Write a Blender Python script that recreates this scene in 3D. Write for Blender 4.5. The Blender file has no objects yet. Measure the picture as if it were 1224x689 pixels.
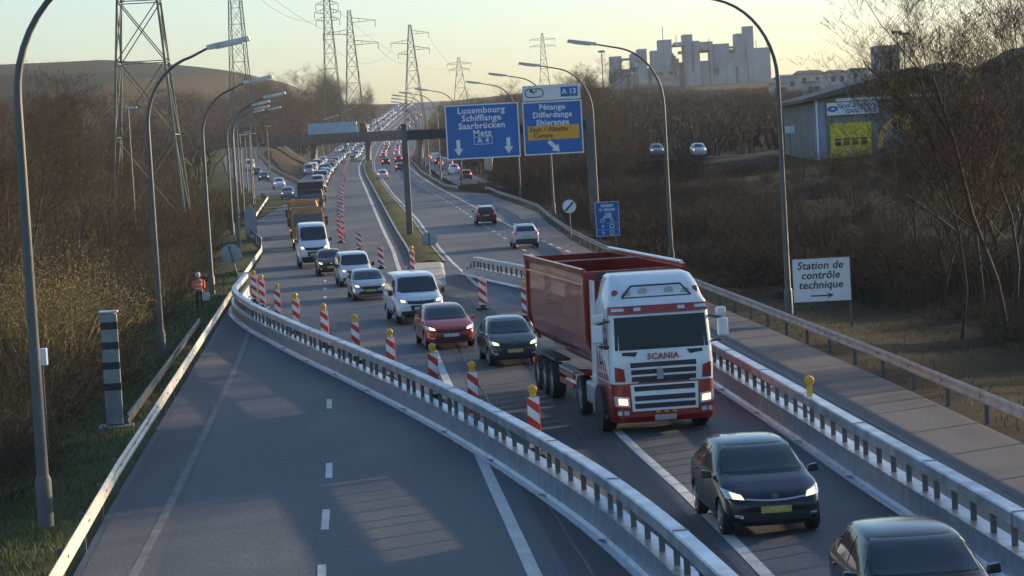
import bpy, bmesh, math, random
import numpy as np
from mathutils import Vector, Matrix, Euler
from mathutils.bvhtree import BVHTree
random.seed(7)
C = bpy.context.scene.collection
R = math.radians
PI = math.pi

# ------------------------------------------------------------------ camera
F = 2880.0; ROLL = .055; PITCH = math.atan(168 / 2880); CAMZ = 7.0
cam = bpy.data.cameras.new('camera'); co = bpy.data.objects.new('camera', cam); C.objects.link(co)
cam.sensor_width = 36; cam.lens = F / 1224 * 36; cam.clip_start = .5; cam.clip_end = 12000
co.matrix_world = Matrix.Translation((0, 0, CAMZ)) @ Euler((PI / 2 - PITCH, 0, 0)).to_matrix().to_4x4() @ Matrix.Rotation(-ROLL, 4, 'Z')
bpy.context.scene.camera = co

# ------------------------------------------------------------------ light
SUN_AZ, SUN_EL = R(56), R(11)
w = bpy.data.worlds.new('World'); bpy.context.scene.world = w; w.use_nodes = True
nt = w.node_tree; bg = nt.nodes['Background']
sky = nt.nodes.new('ShaderNodeTexSky'); sky.sky_type = 'NISHITA'; sky.sun_disc = False
sky.sun_elevation = SUN_EL; sky.sun_rotation = SUN_AZ
sky.air_density = 1.0; sky.dust_density = 1.4; sky.ozone_density = 3.2
nt.links.new(sky.outputs[0], bg.inputs[0]); bg.inputs[1].default_value = 0.14
sl = bpy.data.lights.new('sun', 'SUN'); sl.energy = 4.6; sl.angle = R(.9); sl.color = (1.0, .74, .45)
so = bpy.data.objects.new('sun', sl); C.objects.link(so)
sdir = Vector((math.sin(SUN_AZ) * math.cos(SUN_EL), math.cos(SUN_AZ) * math.cos(SUN_EL), math.sin(SUN_EL)))
so.rotation_euler = sdir.to_track_quat('Z', 'Y').to_euler(); so.location = (60, 60, 60)
vs = bpy.context.scene.view_settings
vs.view_transform = 'Standard'; vs.look = 'None'; vs.gamma = 1; vs.exposure = 1.05; vs.use_curve_mapping = False

# ------------------------------------------------------------------ materials
def newmat(name):
    m = bpy.data.materials.new(name); m.use_nodes = True
    return m, m.node_tree.nodes['Principled BSDF'], m.node_tree
def mat(name, col, rough=.6, metal=0, var=.15, scale=3, bump=0, spec=.5, emit=0, ecol=None, coat=0, detail=6):
    m, p, t = newmat(name)
    p.inputs['Roughness'].default_value = rough; p.inputs['Metallic'].default_value = metal
    p.inputs['Specular IOR Level'].default_value = spec; p.inputs['Coat Weight'].default_value = coat
    p.inputs['Base Color'].default_value = (*col, 1)
    if var or bump:
        tc = t.nodes.new('ShaderNodeTexCoord'); n = t.nodes.new('ShaderNodeTexNoise'); n.inputs['Scale'].default_value = scale
        n.inputs['Detail'].default_value = detail; t.links.new(tc.outputs['Object'], n.inputs['Vector'])
        if var:
            r = t.nodes.new('ShaderNodeValToRGB'); r.color_ramp.elements[0].position = .3; r.color_ramp.elements[1].position = .72
            r.color_ramp.elements[0].color = (*[c * (1 - var) for c in col], 1); r.color_ramp.elements[1].color = (*[min(1, c * (1 + var)) for c in col], 1)
            t.links.new(n.outputs[0], r.inputs[0]); t.links.new(r.outputs[0], p.inputs['Base Color'])
        if bump:
            b = t.nodes.new('ShaderNodeBump'); b.inputs['Strength'].default_value = bump; b.inputs['Distance'].default_value = .02
            t.links.new(n.outputs[0], b.inputs['Height']); t.links.new(b.outputs[0], p.inputs['Normal'])
    if emit:
        p.inputs['Emission Color'].default_value = (*(ecol or col), 1); p.inputs['Emission Strength'].default_value = emit
    return m
def blend2(name, c1, c2, c3, s1, s2, rough=.85, bump=.3, spec=.3, stretch=(1, 1, 1), rv=0):
    """three tone surface: large patches + fine grain, in object space"""
    m, p, t = newmat(name); L = t.links.new; N = t.nodes.new
    tc = N('ShaderNodeTexCoord'); mp = N('ShaderNodeMapping'); mp.inputs['Scale'].default_value = stretch
    L(tc.outputs['Object'], mp.inputs[0])
    a = N('ShaderNodeTexNoise'); a.inputs['Scale'].default_value = s1; a.inputs['Detail'].default_value = 5; L(mp.outputs[0], a.inputs['Vector'])
    b = N('ShaderNodeTexNoise'); b.inputs['Scale'].default_value = s2; b.inputs['Detail'].default_value = 8; b.inputs['Roughness'].default_value = .7; L(mp.outputs[0], b.inputs['Vector'])
    ra = N('ShaderNodeValToRGB'); ra.color_ramp.elements[0].position = .38; ra.color_ramp.elements[1].position = .64
    ra.color_ramp.elements[0].color = (*c1, 1); ra.color_ramp.elements[1].color = (*c2, 1); L(a.outputs[0], ra.inputs[0])
    rb = N('ShaderNodeValToRGB'); rb.color_ramp.elements[0].position = .45; rb.color_ramp.elements[1].position = .7; L(b.outputs[0], rb.inputs[0])
    mx = N('ShaderNodeMix'); mx.data_type = 'RGBA'; L(rb.outputs[0], mx.inputs['Factor']); L(ra.outputs[0], mx.inputs['A']); mx.inputs['B'].default_value = (*c3, 1)
    L(mx.outputs['Result'], p.inputs['Base Color'])
    p.inputs['Specular IOR Level'].default_value = spec
    if rv:
        mr = N('ShaderNodeMapRange'); mr.inputs[1].default_value = .35; mr.inputs[2].default_value = .65; mr.inputs[3].default_value = rough - rv; mr.inputs[4].default_value = rough + rv * .5
        L(a.outputs[0], mr.inputs[0]); L(mr.outputs[0], p.inputs['Roughness'])
    else: p.inputs['Roughness'].default_value = rough
    bp = N('ShaderNodeBump'); bp.inputs['Strength'].default_value = bump; bp.inputs['Distance'].default_value = .03
    L(b.outputs[0], bp.inputs['Height']); L(bp.outputs[0], p.inputs['Normal'])
    return m
M = {}
M['asphalt'] = blend2('asphalt', (.036, .044, .055), (.092, .105, .124), (.028, .033, .040), .21, 11, rough=.72, bump=.25, spec=.45, stretch=(1.6, .35, 1), rv=.14)
M['asphalt_new'] = blend2('asphalt_new', (.045, .047, .05), (.06, .062, .066), (.035, .036, .038), .4, 12, rough=.75, bump=.2, spec=.4)
M['asphalt_pale'] = blend2('asphalt_pale', (.070, .078, .090), (.105, .110, .120), (.060, .064, .072), .3, 10, rough=.8, bump=.2, stretch=(2, .3, 1))
M['tar'] = mat('tar', (.022, .022, .024), .5, var=.2)
M['concrete'] = mat('concrete', (.30, .29, .275), .85, var=.25, scale=2, bump=.2)
M['dark_concrete'] = mat('dark_concrete', (.10, .10, .10), .85, var=.3, scale=1.2, bump=.2)
M['line'] = blend2('line', (.50, .50, .48), (.66, .66, .63), (.30, .30, .29), .8, 14, rough=.7, bump=.1)
M['line_old'] = blend2('line_old', (.20, .20, .195), (.30, .30, .29), (.13, .13, .13), 1.2, 10, rough=.7, bump=.1)
M['steel'] = mat('galvanised', (.46, .51, .58), .40, .8, var=.3, scale=1.7, bump=.05)
M['steel_dark'] = mat('galvanised_panel', (.44, .50, .58), .36, .85, var=.2, scale=3, bump=.05)
M['steel_dull'] = mat('dull_steel', (.42, .43, .42), .6, .5, var=.25, scale=2, bump=.05)
M['steel_brown'] = mat('weathered_rail', (.40, .33, .28), .62, .45, var=.25, scale=1.5, bump=.05)
M['steel_pale'] = mat('pale_rail', (.55, .51, .44), .55, .35, var=.25, scale=1.5, bump=.05)
M['pole'] = mat('pole_grey', (.115, .118, .115), .6, .2, var=.2, scale=1)
M['pylon'] = mat('pylon_steel', (.17, .18, .15), .7, .2, var=.2, scale=1)
M['grass'] = blend2('grass', (.045, .058, .018), (.10, .11, .035), (.08, .068, .038), .25, 5, rough=.95, bump=.8, spec=.1)
M['line_faint'] = blend2('line_faint', (.13, .135, .14), (.20, .20, .20), (.08, .085, .09), 1.2, 8, rough=.75, bump=.1)
M['litter'] = blend2('leaf_litter', (.026, .020, .013), (.045, .035, .022), (.028, .032, .014), .15, 4, rough=.95, bump=.9, spec=.1)
M['hill'] = blend2('hill_grass', (.007, .016, .011), (.012, .022, .018), (.008, .014, .011), .01, .12, rough=.95, bump=.4, spec=.1)
M['blade'] = mat('grass_blade', (.09, .105, .032), .8, var=.5, scale=1.2, spec=.2)
M['twig_shaded'] = mat('twig_shaded', (.046, .035, .025), .85, var=.5, scale=.22, spec=.2, detail=3)  # darker copy of twig: shade on the right bank put into the colour
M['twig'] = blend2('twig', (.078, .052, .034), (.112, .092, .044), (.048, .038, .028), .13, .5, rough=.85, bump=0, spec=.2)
M['twig_far'] = mat('twig_far', (.075, .06, .045), .9, var=.4, scale=.05, spec=.1, detail=3)
M['twig_pale'] = mat('twig_pale', (.27, .21, .085), .85, var=.35, scale=1.2, spec=.2)
M['bark'] = mat('bark', (.075, .058, .045), .9, var=.3, scale=4, bump=.6, spec=.2)
M['evergreen'] = mat('evergreen', (.035, .05, .022), .8, var=.4, scale=1, spec=.2)
# car paint takes the colour of its object
m, p, t = newmat('car_paint'); oi = t.nodes.new('ShaderNodeObjectInfo'); t.links.new(oi.outputs['Color'], p.inputs['Base Color'])
p.inputs['Metallic'].default_value = .1; p.inputs['Roughness'].default_value = .32; p.inputs['Coat Weight'].default_value = .35; p.inputs['Coat Roughness'].default_value = .04; p.inputs['Specular IOR Level'].default_value = .35
nz = t.nodes.new('ShaderNodeTexNoise'); nz.inputs['Scale'].default_value = 3; nz.inputs['Detail'].default_value = 8
mr = t.nodes.new('ShaderNodeMapRange'); mr.inputs[3].default_value = .10; mr.inputs[4].default_value = .24; t.links.new(nz.outputs[0], mr.inputs[0]); t.links.new(mr.outputs[0], p.inputs['Roughness'])
M['paint'] = m
M['glass'] = mat('car_glass', (.034, .044, .054), .04, 0, var=0, spec=.6)
M['glass_green'] = mat('green_glass', (.010, .018, .014), .04, 0, var=0, spec=.4)
M['black'] = mat('black_plastic', (.018, .018, .02), .5, var=.2)
M['dark_trim'] = mat('dark_trim', (.035, .036, .04), .55, var=.2)
M['tyre'] = mat('tyre_rubber', (.022, .022, .022), .85, var=.2, scale=6)
M['rim'] = mat('alloy', (.45, .46, .48), .35, .8, var=.1)
M['chrome'] = mat('chrome', (.7, .7, .72), .15, 1, var=0)
M['lamp_on'] = mat('headlamp_lit', (.3, .28, .2), .3, var=0, emit=1.35, ecol=(1, .70, .30))
M['lamp_glass'] = mat('lamp_glass', (.55, .57, .6), .12, .3, var=0, coat=.6)
M['tail'] = mat('tail_lamp', (.4, .02, .02), .25, var=0, emit=.12, ecol=(1, .06, .04))
M['tail_far'] = mat('tail_lamp_far', (.6, .05, .04), .25, var=0, emit=3, ecol=(1, .12, .07))
M['plate_y'] = mat('yellow_plate', (.46, .36, .09), .5, var=.35, scale=22)
M['plate_w'] = mat('white_plate', (.5, .5, .5), .5, var=.35, scale=22)
M['ink'] = mat('ink', (.03, .03, .035), .6, var=0)
M['truck_red'] = mat('truck_red', (.30, .018, .014), .33, .1, var=.25, scale=1.3, coat=.6)
M['tipper_red'] = mat('tipper_red', (.22, .014, .011), .26, .1, var=.4, scale=.9, coat=.3, bump=.06)
M['truck_white'] = mat('truck_white', (.72, .74, .76), .35, .0, var=.08, scale=1.5, coat=.6)
M['beacon_red'] = mat('beacon_red', (.62, .035, .02), .5, var=.15, scale=5)
M['beacon_white'] = mat('beacon_white', (.78, .78, .76), .5, var=.1, scale=5)
M['amber'] = mat('amber_lamp', (.70, .33, .015), .35, var=.05, coat=.4)
M['yellow'] = mat('yellow_housing', (.62, .45, .03), .5, var=.1)
M['blue'] = mat('sign_blue', (.0, .13, .43), .45, var=.08, scale=.6)
M['blue_info'] = mat('info_blue', (.0, .11, .36), .5, var=.2, scale=2)
M['white'] = mat('sign_white', (.75, .76, .76), .5, var=.06, scale=2)
M['orange'] = mat('sign_orange', (.80, .38, .02), .5, var=.06)
M['info_white'] = mat('faded_white', (.38, .48, .62), .6, var=.3, scale=8)
M['sign_back'] = mat('sign_back', (.30, .33, .36), .6, .3, var=.1)
M['vest'] = mat('orange_vest', (.85, .16, .07), .7, var=.15, scale=10)
M['reflect'] = mat('reflective_tape', (.75, .75, .7), .4, var=0)
M['cloth_dark'] = mat('dark_cloth', (.02, .022, .03), .9, var=.3, scale=12)
M['skin'] = mat('skin', (.5, .3, .22), .55, var=.1)
M['hair'] = mat('pale_hood', (.62, .6, .56), .9, var=.2, scale=12)
M['brick'] = mat('warehouse_wall', (.20, .19, .165), .85, var=.2, scale=.6, bump=.2)
M['roof'] = mat('roof_sheet', (.085, .07, .065), .7, var=.25, scale=.5)
M['door_yellow'] = mat('door_yellow', (.66, .50, .03), .5, var=.12, scale=1.5)
M['blue_wall'] = mat('blue_cladding', (.20, .26, .34), .6, var=.15, scale=.7)
M['pale_blue'] = mat('tarpaulin', (.30, .44, .54), .6, var=.15, scale=.5)
M['silo'] = mat('silo_concrete', (.36, .38, .38), .85, var=.28, scale=.08)
M['far_wall'] = mat('far_wall', (.42, .40, .37), .85, var=.2, scale=.1)
M['excavator'] = mat('machine_orange', (.55, .26, .03), .5, var=.25, scale=1.5)
M['wire'] = mat('cable', (.10, .10, .10), .6, var=0)
M['brown_wall'] = mat('brown_boards', (.12, .075, .05), .85, var=.3, scale=1, bump=.3)
M['cream'] = mat('cream_panel', (.62, .46, .32), .7, var=.2, scale=1)

# ------------------------------------------------------------------ mesh helpers
class MB:
    def __init__(s): s.v = []; s.f = []; s.m = []
    def add(s, vs_, fs, m=0):
        o = len(s.v); s.v += [tuple(x) for x in vs_]; s.f += [tuple(i + o for i in f) for f in fs]; s.m += [m] * len(fs); return s
    def box(s, x0, x1, y0, y1, z0, z1, m=0, T=None):
        P = [(x0, y0, z0), (x1, y0, z0), (x1, y1, z0), (x0, y1, z0), (x0, y0, z1), (x1, y0, z1), (x1, y1, z1), (x0, y1, z1)]
        if T is not None: P = [tuple(T @ Vector(q)) for q in P]
        return s.add(P, [(3, 2, 1, 0), (4, 5, 6, 7), (0, 1, 5, 4), (1, 2, 6, 5), (2, 3, 7, 6), (3, 0, 4, 7)], m)
    def hexa(s, P, m=0):
        return s.add(P, [(3, 2, 1, 0), (4, 5, 6, 7), (0, 1, 5, 4), (1, 2, 6, 5), (2, 3, 7, 6), (3, 0, 4, 7)], m)
    def tube(s, pts, rad, n=8, m=0, caps=True):
        pts = [Vector(q) for q in pts]
        if not hasattr(rad, '__len__'): rad = [rad] * len(pts)
        V = []; up = None
        for i, q in enumerate(pts):
            d = (pts[min(i + 1, len(pts) - 1)] - pts[max(i - 1, 0)]).normalized()
            if up is None: up = Vector((0, 0, 1)) if abs(d.z) < .9 else Vector((1, 0, 0))
            a = d.cross(up).normalized(); b = a.cross(d); up = b
            V += [q + (a * math.cos(2 * PI * k / n) + b * math.sin(2 * PI * k / n)) * rad[i] for k in range(n)]
        fs = [(i * n + k, i * n + (k + 1) % n, (i + 1) * n + (k + 1) % n, (i + 1) * n + k) for i in range(len(pts) - 1) for k in range(n)]
        if caps: fs += [tuple(range(n))[::-1], tuple(range((len(pts) - 1) * n, len(pts) * n))]
        return s.add(V, fs, m)
    def bar(s, a, b, w_=.05, h=None, m=0):
        a = Vector(a); b = Vector(b); d = (b - a).normalized(); up = Vector((0, 0, 1)) if abs(d.z) < .95 else Vector((0, 1, 0))
        x = d.cross(up).normalized() * (w_ / 2); y = x.normalized().cross(d) * ((h or w_) / 2)
        return s.hexa([a - x - y, a + x - y, a + x + y, a - x + y, b - x - y, b + x - y, b + x + y, b - x + y], m)
    def lathe(s, prof, axis='Z', n=20, c=(0, 0, 0), m=0, caps=True):
        V = []
        for r, h in prof:
            for k in range(n):
                a = 2 * PI * k / n; p, q = r * math.cos(a), r * math.sin(a)
                V.append({'Z': (c[0] + p, c[1] + q, c[2] + h), 'X': (c[0] + h, c[1] + p, c[2] + q), 'Y': (c[0] + q, c[1] + h, c[2] + p)}[axis])
        nn = len(prof)
        fs = [(i * n + k, i * n + (k + 1) % n, (i + 1) * n + (k + 1) % n, (i + 1) * n + k) for i in range(nn - 1) for k in range(n)]
        if caps: fs += [tuple(range(n))[::-1], tuple(range((nn - 1) * n, nn * n))]
        return s.add(V, fs, m)
    def prism(s, poly, d0, d1, axis='Y', m=0):
        def P(a, b, d): return {'Y': (a, d, b), 'X': (d, a, b), 'Z': (a, b, d)}[axis]
        n = len(poly); V = [P(a, b, d0) for a, b in poly] + [P(a, b, d1) for a, b in poly]
        return s.add(V, [tuple(range(n)), tuple(range(2 * n - 1, n - 1, -1))] + [(k, (k + 1) % n, n + (k + 1) % n, n + k) for k in range(n)], m)
    def loft(s, rings, m=0, cap=True):
        n = len(rings[0]); V = [q for r in rings for q in r]
        fs = [(i * n + k, i * n + (k + 1) % n, (i + 1) * n + (k + 1) % n, (i + 1) * n + k) for i in range(len(rings) - 1) for k in range(n)]
        if cap: fs += [tuple(range(n))[::-1], tuple(range((len(rings) - 1) * n, len(rings) * n))]
        return s.add(V, fs, m)
    def mesh(s, name):
        me = bpy.data.meshes.new(name); me.from_pydata(s.v, [], s.f); me.polygons.foreach_set('material_index', s.m); me.update(); return me
    def build(s, name, mats, parent=None, smooth=False, bevel=0, fix=True, seg=2):
        me = s.mesh(name)
        if fix:
            b = bmesh.new(); b.from_mesh(me); bmesh.ops.recalc_face_normals(b, faces=b.faces); b.to_mesh(me); b.free()
        for q in (mats if isinstance(mats, (list, tuple)) else [mats]): me.materials.append(M[q] if isinstance(q, str) else q)
        if smooth is True: me.shade_smooth()
        elif smooth: me.shade_smooth(); me.set_sharp_from_angle(angle=R(smooth))
        o = bpy.data.objects.new(name, me); C.objects.link(o)
        if parent is not None: o.parent = parent
        if bevel:
            b = o.modifiers.new('bevel', 'BEVEL'); b.width = bevel; b.segments = seg; b.limit_method = 'ANGLE'; b.angle_limit = R(40)
        return o
def tag(o, label=None, cat=None, group=None, kind=None):
    if label: o['label'] = label
    if cat: o['category'] = cat
    if group: o['group'] = group
    if kind: o['kind'] = kind
    return o
def empty(name, loc=(0, 0, 0), rz=0, label=None, cat=None, group=None):
    o = bpy.data.objects.new(name, None); C.objects.link(o); o.location = loc; o.rotation_euler = (0, 0, rz); o.empty_display_size = .3
    return tag(o, label, cat, group)
KIDS = {}
def kids(o):
    if o.name not in KIDS: KIDS[o.name] = [c for c in C.objects if c.parent == o]
    return KIDS[o.name]
def copy_tree(o, parent=None):
    c = o.copy(); C.objects.link(c)
    if parent is not None: c.parent = parent
    for k in kids(o): copy_tree(k, c)
    return c
def paint(o, col):
    o.color = (*col, 1)
    for k in kids(o): paint(k, col)
def eval_mesh(o):
    dg = bpy.context.evaluated_depsgraph_get(); me = bpy.data.meshes.new_from_object(o.evaluated_get(dg)); return me
def textobj(body, size, parent, name, material, T, ext=.004, align='CENTER', bold=0, spacing=1, yoff=0):
    cu = bpy.data.curves.new('t', 'FONT'); cu.body = body; cu.size = size; cu.extrude = ext; cu.align_x = align; cu.align_y = 'CENTER'; cu.offset = bold; cu.space_character = spacing
    cu.resolution_u = 2
    o = bpy.data.objects.new('t', cu); C.objects.link(o); me = eval_mesh(o); bpy.data.objects.remove(o); bpy.data.curves.remove(cu)
    me.materials.clear(); me.materials.append(M[material]); me.transform(T)
    ob = bpy.data.objects.new(name, me); C.objects.link(ob); ob.parent = parent; return ob
FACE = Matrix.Rotation(PI / 2, 4, 'X')      # text lying in XY -> upright, readable from -Y
ORD = ['first', 'second', 'third', 'fourth', 'fifth', 'sixth', 'seventh', 'eighth', 'ninth', 'tenth', 'eleventh', 'twelfth', 'thirteenth', 'fourteenth', 'fifteenth', 'sixteenth', 'seventeenth', 'eighteenth', 'nineteenth', 'twentieth', 'twenty-first', 'twenty-second', 'twenty-third', 'twenty-fourth', 'twenty-fifth', 'twenty-sixth', 'twenty-seventh', 'twenty-eighth', 'twenty-ninth', 'thirtieth', 'thirty-first', 'thirty-second', 'thirty-third', 'thirty-fourth', 'thirty-fifth', 'thirty-sixth', 'thirty-seventh', 'thirty-eighth', 'thirty-ninth', 'fortieth']

# ------------------------------------------------------------------ lie of the land
ZK = [(-60, 0), (150, 0), (200, .5), (300, 2), (400, 3.6), (650, 5.6), (800, 9), (1000, 16), (1300, 28), (1600, 40), (2200, 52), (9000, 60)]
def zr(Y): return float(np.interp(Y, [k[0] for k in ZK], [k[1] for k in ZK]))
def tab(*k): xs = [q[0] for q in k]; vs_ = [q[1] for q in k]; return lambda Y: float(np.interp(Y, xs, vs_))
cr, sr, cp, sp = math.cos(ROLL), math.sin(ROLL), math.cos(PITCH), math.sin(PITCH)
def at(px, py, Y):
    """where a line of sight through a photo pixel meets distance Y: used only to read positions off the photo"""
    u, v_ = (px - 612) / F, -(py - 344.5) / F; r = u * cr + v_ * sr; up = -u * sr + v_ * cr
    d = (r, cp + up * sp, -sp + up * cp); return Vector((d[0] / d[1] * Y, Y, CAMZ + d[2] / d[1] * Y))
FAR = ((650, -37), (800, -43), (1000, -48), (1300, -51), (1600, -54), (2200, -60), (9000, -60))
RAMPC = tab((320, -29.2), (360, -34.6), (400, -40.6), (450, -47.9), (550, -60), (650, -70.3), (900, -96), (9000, -400))
rampz = tab((-60, 0), (150, 0), (200, .5), (300, 2), (320, 2.3), (360, 2.9), (400, 3.8), (450, 5.2), (550, 8), (650, 11.3), (900, 17), (1300, 30), (1600, 42), (2200, 52), (9000, 60))
EL0 = tab((-60, -3.6), (37, -7.5), (51, -8.7), (74.5, -10.5), (116, -13.7), (151, -16.3), (169, -17.5), (186, -19.2), (209, -22.6), (236, -24.8), (294, -29.2), (321, -32.9))
mainL = tab((-60, -3.6), (37, -7.5), (51, -8.7), (74.5, -10.5), (116, -13.7), (151, -16.3), (169, -17.5), (186, -19.2), (209, -22.6), (236, -24.8), (294, -26.5), (321, -28.2), (400, -34), (518, -41.5), (650, -50.5), *[(a, b - 14) for a, b in FAR[1:]])
def rampL(Y): return EL0(Y) if Y <= 321 else RAMPC(Y) - 4.1
def rampR(Y): return mainL(Y) if Y < 340 else min(RAMPC(Y) + 4.0, mainL(Y))
ER = tab((-60, 16), (30, 11.9), (51, 10.9), (67, 10.2), (90, 8.95), (136, 6.3), (170, 4.4), (199, 3.4), (223, 2.7), (240, 1.4), (269, -1.2), (284, -2.2), (292, -5.8), (306, -8), (386, -13.6), (526, -20.4), (650, -25), *[(a, b + 14) for a, b in FAR[1:]])
LW = tab((120, -5.2), (125, -5.5), (169.5, -8.2), (214, -11.3), (306, -17.6), (407, -24.6), (518, -31.4), (650, -38.5), *[(a, b - 1.5) for a, b in FAR[1:]])     # left carriageway, median side line
RW = tab((120, -1.5), (139, -2.8), (166, -4.7), (223, -8.4), (301, -14.2), (444, -23.9), (645, -35), *[(a, b + 1.5) for a, b in FAR[1:]])                    # right carriageway, median side line
RW2 = tab((120, 6.3), (152, 4.15), (170, 2.5), (248, -3.6), (334, -10.3), (395, -14.6), (526, -21.5), (650, -26.5))
def sst(a, b, x):
    t_ = min(1, max(0, (x - a) / (b - a))); return t_ * t_ * (3 - 2 * t_)
def ground(X, Y):
    a, b, c, e = rampL(Y), rampR(Y), mainL(Y), ER(Y)
    if X < a:
        d = a - X; z = rampz(Y) - .06
        z += -.35 * sst(1, 4, d) + .11 * max(0, min(d - 6, 45)) * sst(0, 300, Y + 260)
        z += 17 * sst(4, 45, d) * sst(650, 950, Y) + 6 * sst(10, 80, d) * sst(250, 600, Y)
        z += 10 * sst(45, 130, d) * math.exp(-((Y - 1500) / 260) ** 2) * (1 + .06 * math.sin(X * .01))
        z += .25 * math.sin(X * .21 + Y * .13) * sst(5, 12, d)
        return z
    if X < b: return rampz(Y) - .06
    if X < c:
        t_ = (X - b) / max(c - b, .01); z0 = rampz(Y); z1 = zr(Y)
        return z0 + (z1 - z0) * sst(.15, .85, t_) - .06
    if X <= e: return zr(Y) - .06
    d = X - e; z = zr(Y) - .06
    z += -.3 * sst(1, 4, d) + .055 * max(0, min(d - 6, 60)) + 5 * sst(6, 50, d) * sst(330, 560, Y) * (1 - sst(900, 1400, Y)) + .2 * math.sin(X * .23 + Y * .11) * sst(5, 12, d)
    return z
YS = sorted(set(list(range(-60, 330, 6)) + list(range(330, 700, 12)) + list(range(700, 1800, 40)) + [2000, 2200, 3000, 4500, 9000] + [k[0] for k in ZK] + [320, 360, 450, 550, 900]))
OFF = [.6, 1.2, 2.5, 4, 6, 8, 10, 13, 17, 22, 28, 35, 45, 55, 70, 90, 120, 160, 230, 350, 600, 1200, 2500]
rows = []
for Y in YS:
    a, b, c, e = rampL(Y), rampR(Y), mainL(Y), ER(Y)
    xs = [a - o for o in OFF[::-1]] + [a - .02, (a + b) / 2 if Y > 321 else a, b] + [b + (c - b) * t_ for t_ in (.2, .4, .6, .8)] + [c + .02, (c + e) / 2, e + .02] + [e + o for o in OFF]
    rows.append([(x, Y, ground(x, Y)) for x in xs])
mb = MB(); n = len(rows[0]); mb.v = [q for r in rows for q in r]
for i in range(len(rows) - 1):
    for k in range(n - 1):
        mb.f.append((i * n + k, i * n + k + 1, (i + 1) * n + k + 1, (i + 1) * n + k))
        d = (len(OFF) - 1 - k) if k < len(OFF) else (k - (n - len(OFF)))
        Y = rows[i][0][1]
        mb.m.append(1 if (Y > 330 and len(OFF) <= k < n - len(OFF)) else 2 if (Y > 700 and d > 12) else (1 if (d >= 6 or k >= len(OFF) + 2) else 0))
tag(mb.build('ground', ['grass', 'litter', 'hill'], smooth=True), kind='structure')

def rows_between(a, b, extra=()):
    return sorted(set([a, b] + [y for y in YS if a < y < b] + [y for y in extra if a < y < b]))
def strip(name, fl, fr, Y0, Y1, dz, m, zf=zr, kind='structure', parent=None):
    ys = rows_between(Y0, Y1); g = MB()
    for Y in ys: g.v += [(fl(Y), Y, zf(Y) + dz), (fr(Y), Y, zf(Y) + dz)]
    for i in range(len(ys) - 1): g.f.append((2 * i, 2 * i + 1, 2 * i + 3, 2 * i + 2)); g.m.append(0)
    o = g.build(name, m, parent, fix=False)
    return tag(o, kind=kind) if kind else o
strip('road', mainL, ER, -60, 2200, 0, 'asphalt')
strip('ramp_road', lambda Y: rampL(Y), lambda Y: RAMPC(Y) + 4.0, 321, 1300, .012, 'asphalt', rampz)
def off(f, d): return lambda Y: f(Y) + d
# hard shoulders and repaired strips
strip('shoulder', off(mainL, .15), lambda Y: mainL(Y) + 1.5 + .25 * sst(60, 100, Y), -60, 128, .004, 'asphalt_pale')
strip('shoulder', off(ER, -2.1), off(ER, -.1), -60, 165, .004, 'asphalt_pale')
A0 = tab((-60, 6.6), (39, .12), (52.75, -.81), (78, -2.45), (103, -4.0), (125, -5.2))          # old right edge line of the left carriageway
A1 = tab((-60, 10), (38, 3.78), (46, 3.3), (57.5, 2.37), (78, 1.2), (120, -1.5))                # old left edge line of the right carriageway
strip('median_paving', off(A0, .55), off(A1, -.35), -60, 136, .004, 'asphalt_new')
strip('median_paving', off(LW, .12), off(LW, 1.1), 128, 640, .004, 'asphalt_new')
LN = lambda f, d=.09: (lambda Y: f(Y) - d, lambda Y: f(Y) + d)
def line(f, Y0, Y1, w_=.09, m='line', dz=.008, zf=zr): strip('lane_marking', *LN(f, w_), Y0, Y1, dz, m, zf)
line(tab((-60, -.8), (44, -6.95), (56, -7.75), (82.5, -9.6), (106, -11.5)), -60, 112, .09, 'line_faint')
line(A0, -60, 118, .12); line(A1, -60, 72, .11)
line(LW, 128, 1300, .13); line(RW, 122, 1300, .1); line(RW2, 175, 650, .1)
LD = tab((-60, 3.9), (41, -3.52), (53.5, -4.3), (68, -5.35), (110, -8.6), (160, -12.3), (306, -22.2), (650, -43))
dash = MB()
def dashes(f, ys, ln, w_=.075):
    for y0 in ys:
        a, b = y0, y0 + ln
        P = [(f(a) - w_, a, zr(a) + .008), (f(a) + w_, a, zr(a) + .008), (f(b) + w_, b, zr(b) + .008), (f(b) - w_, b, zr(b) + .008)]
        dash.add(P, [(0, 1, 2, 3)])
dashes(LD, [24, 32, 38.6, 45.1, 52.4, 67.0], 2.6)
dashes(LD, [96, 104, 112, 120, 128, 136, 144], 1.6, .07)
RD = tab((30, 9.1), (100, 5), (151.5, 1.58), (182, -.54), (249, -5.3), (390, -16.8), (650, -31.5), (800, -36), (1300, -44))
dashes(RD, np.arange(60, 640, 6.2), 2.6, .08)
dashes(RW2, [150, 155, 160, 165, 170], 2.6, .1)
dashes(tab((650, -43), (800, -50), (1000, -55), (1300, -58)), np.arange(650, 1290, 12), 4, .12)
tag(dash.build('lane_marking', 'line', fix=False), kind='structure')
for i_, (xa, xb, ya, yb) in enumerate([(1.5, 4.3, 75, 84)]):      # repaired rectangles
    k0 = MB(); k0.add([(xa, ya, .0065), (xb, ya, .0065), (xb - .1 * (yb - ya), yb, .0065), (xa - .1 * (yb - ya), yb, .0065)], [(0, 1, 2, 3)]); tag(k0.build('road_patch', 'asphalt_new', fix=False), kind='structure')
seam = MB()     # sealed joints
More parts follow.
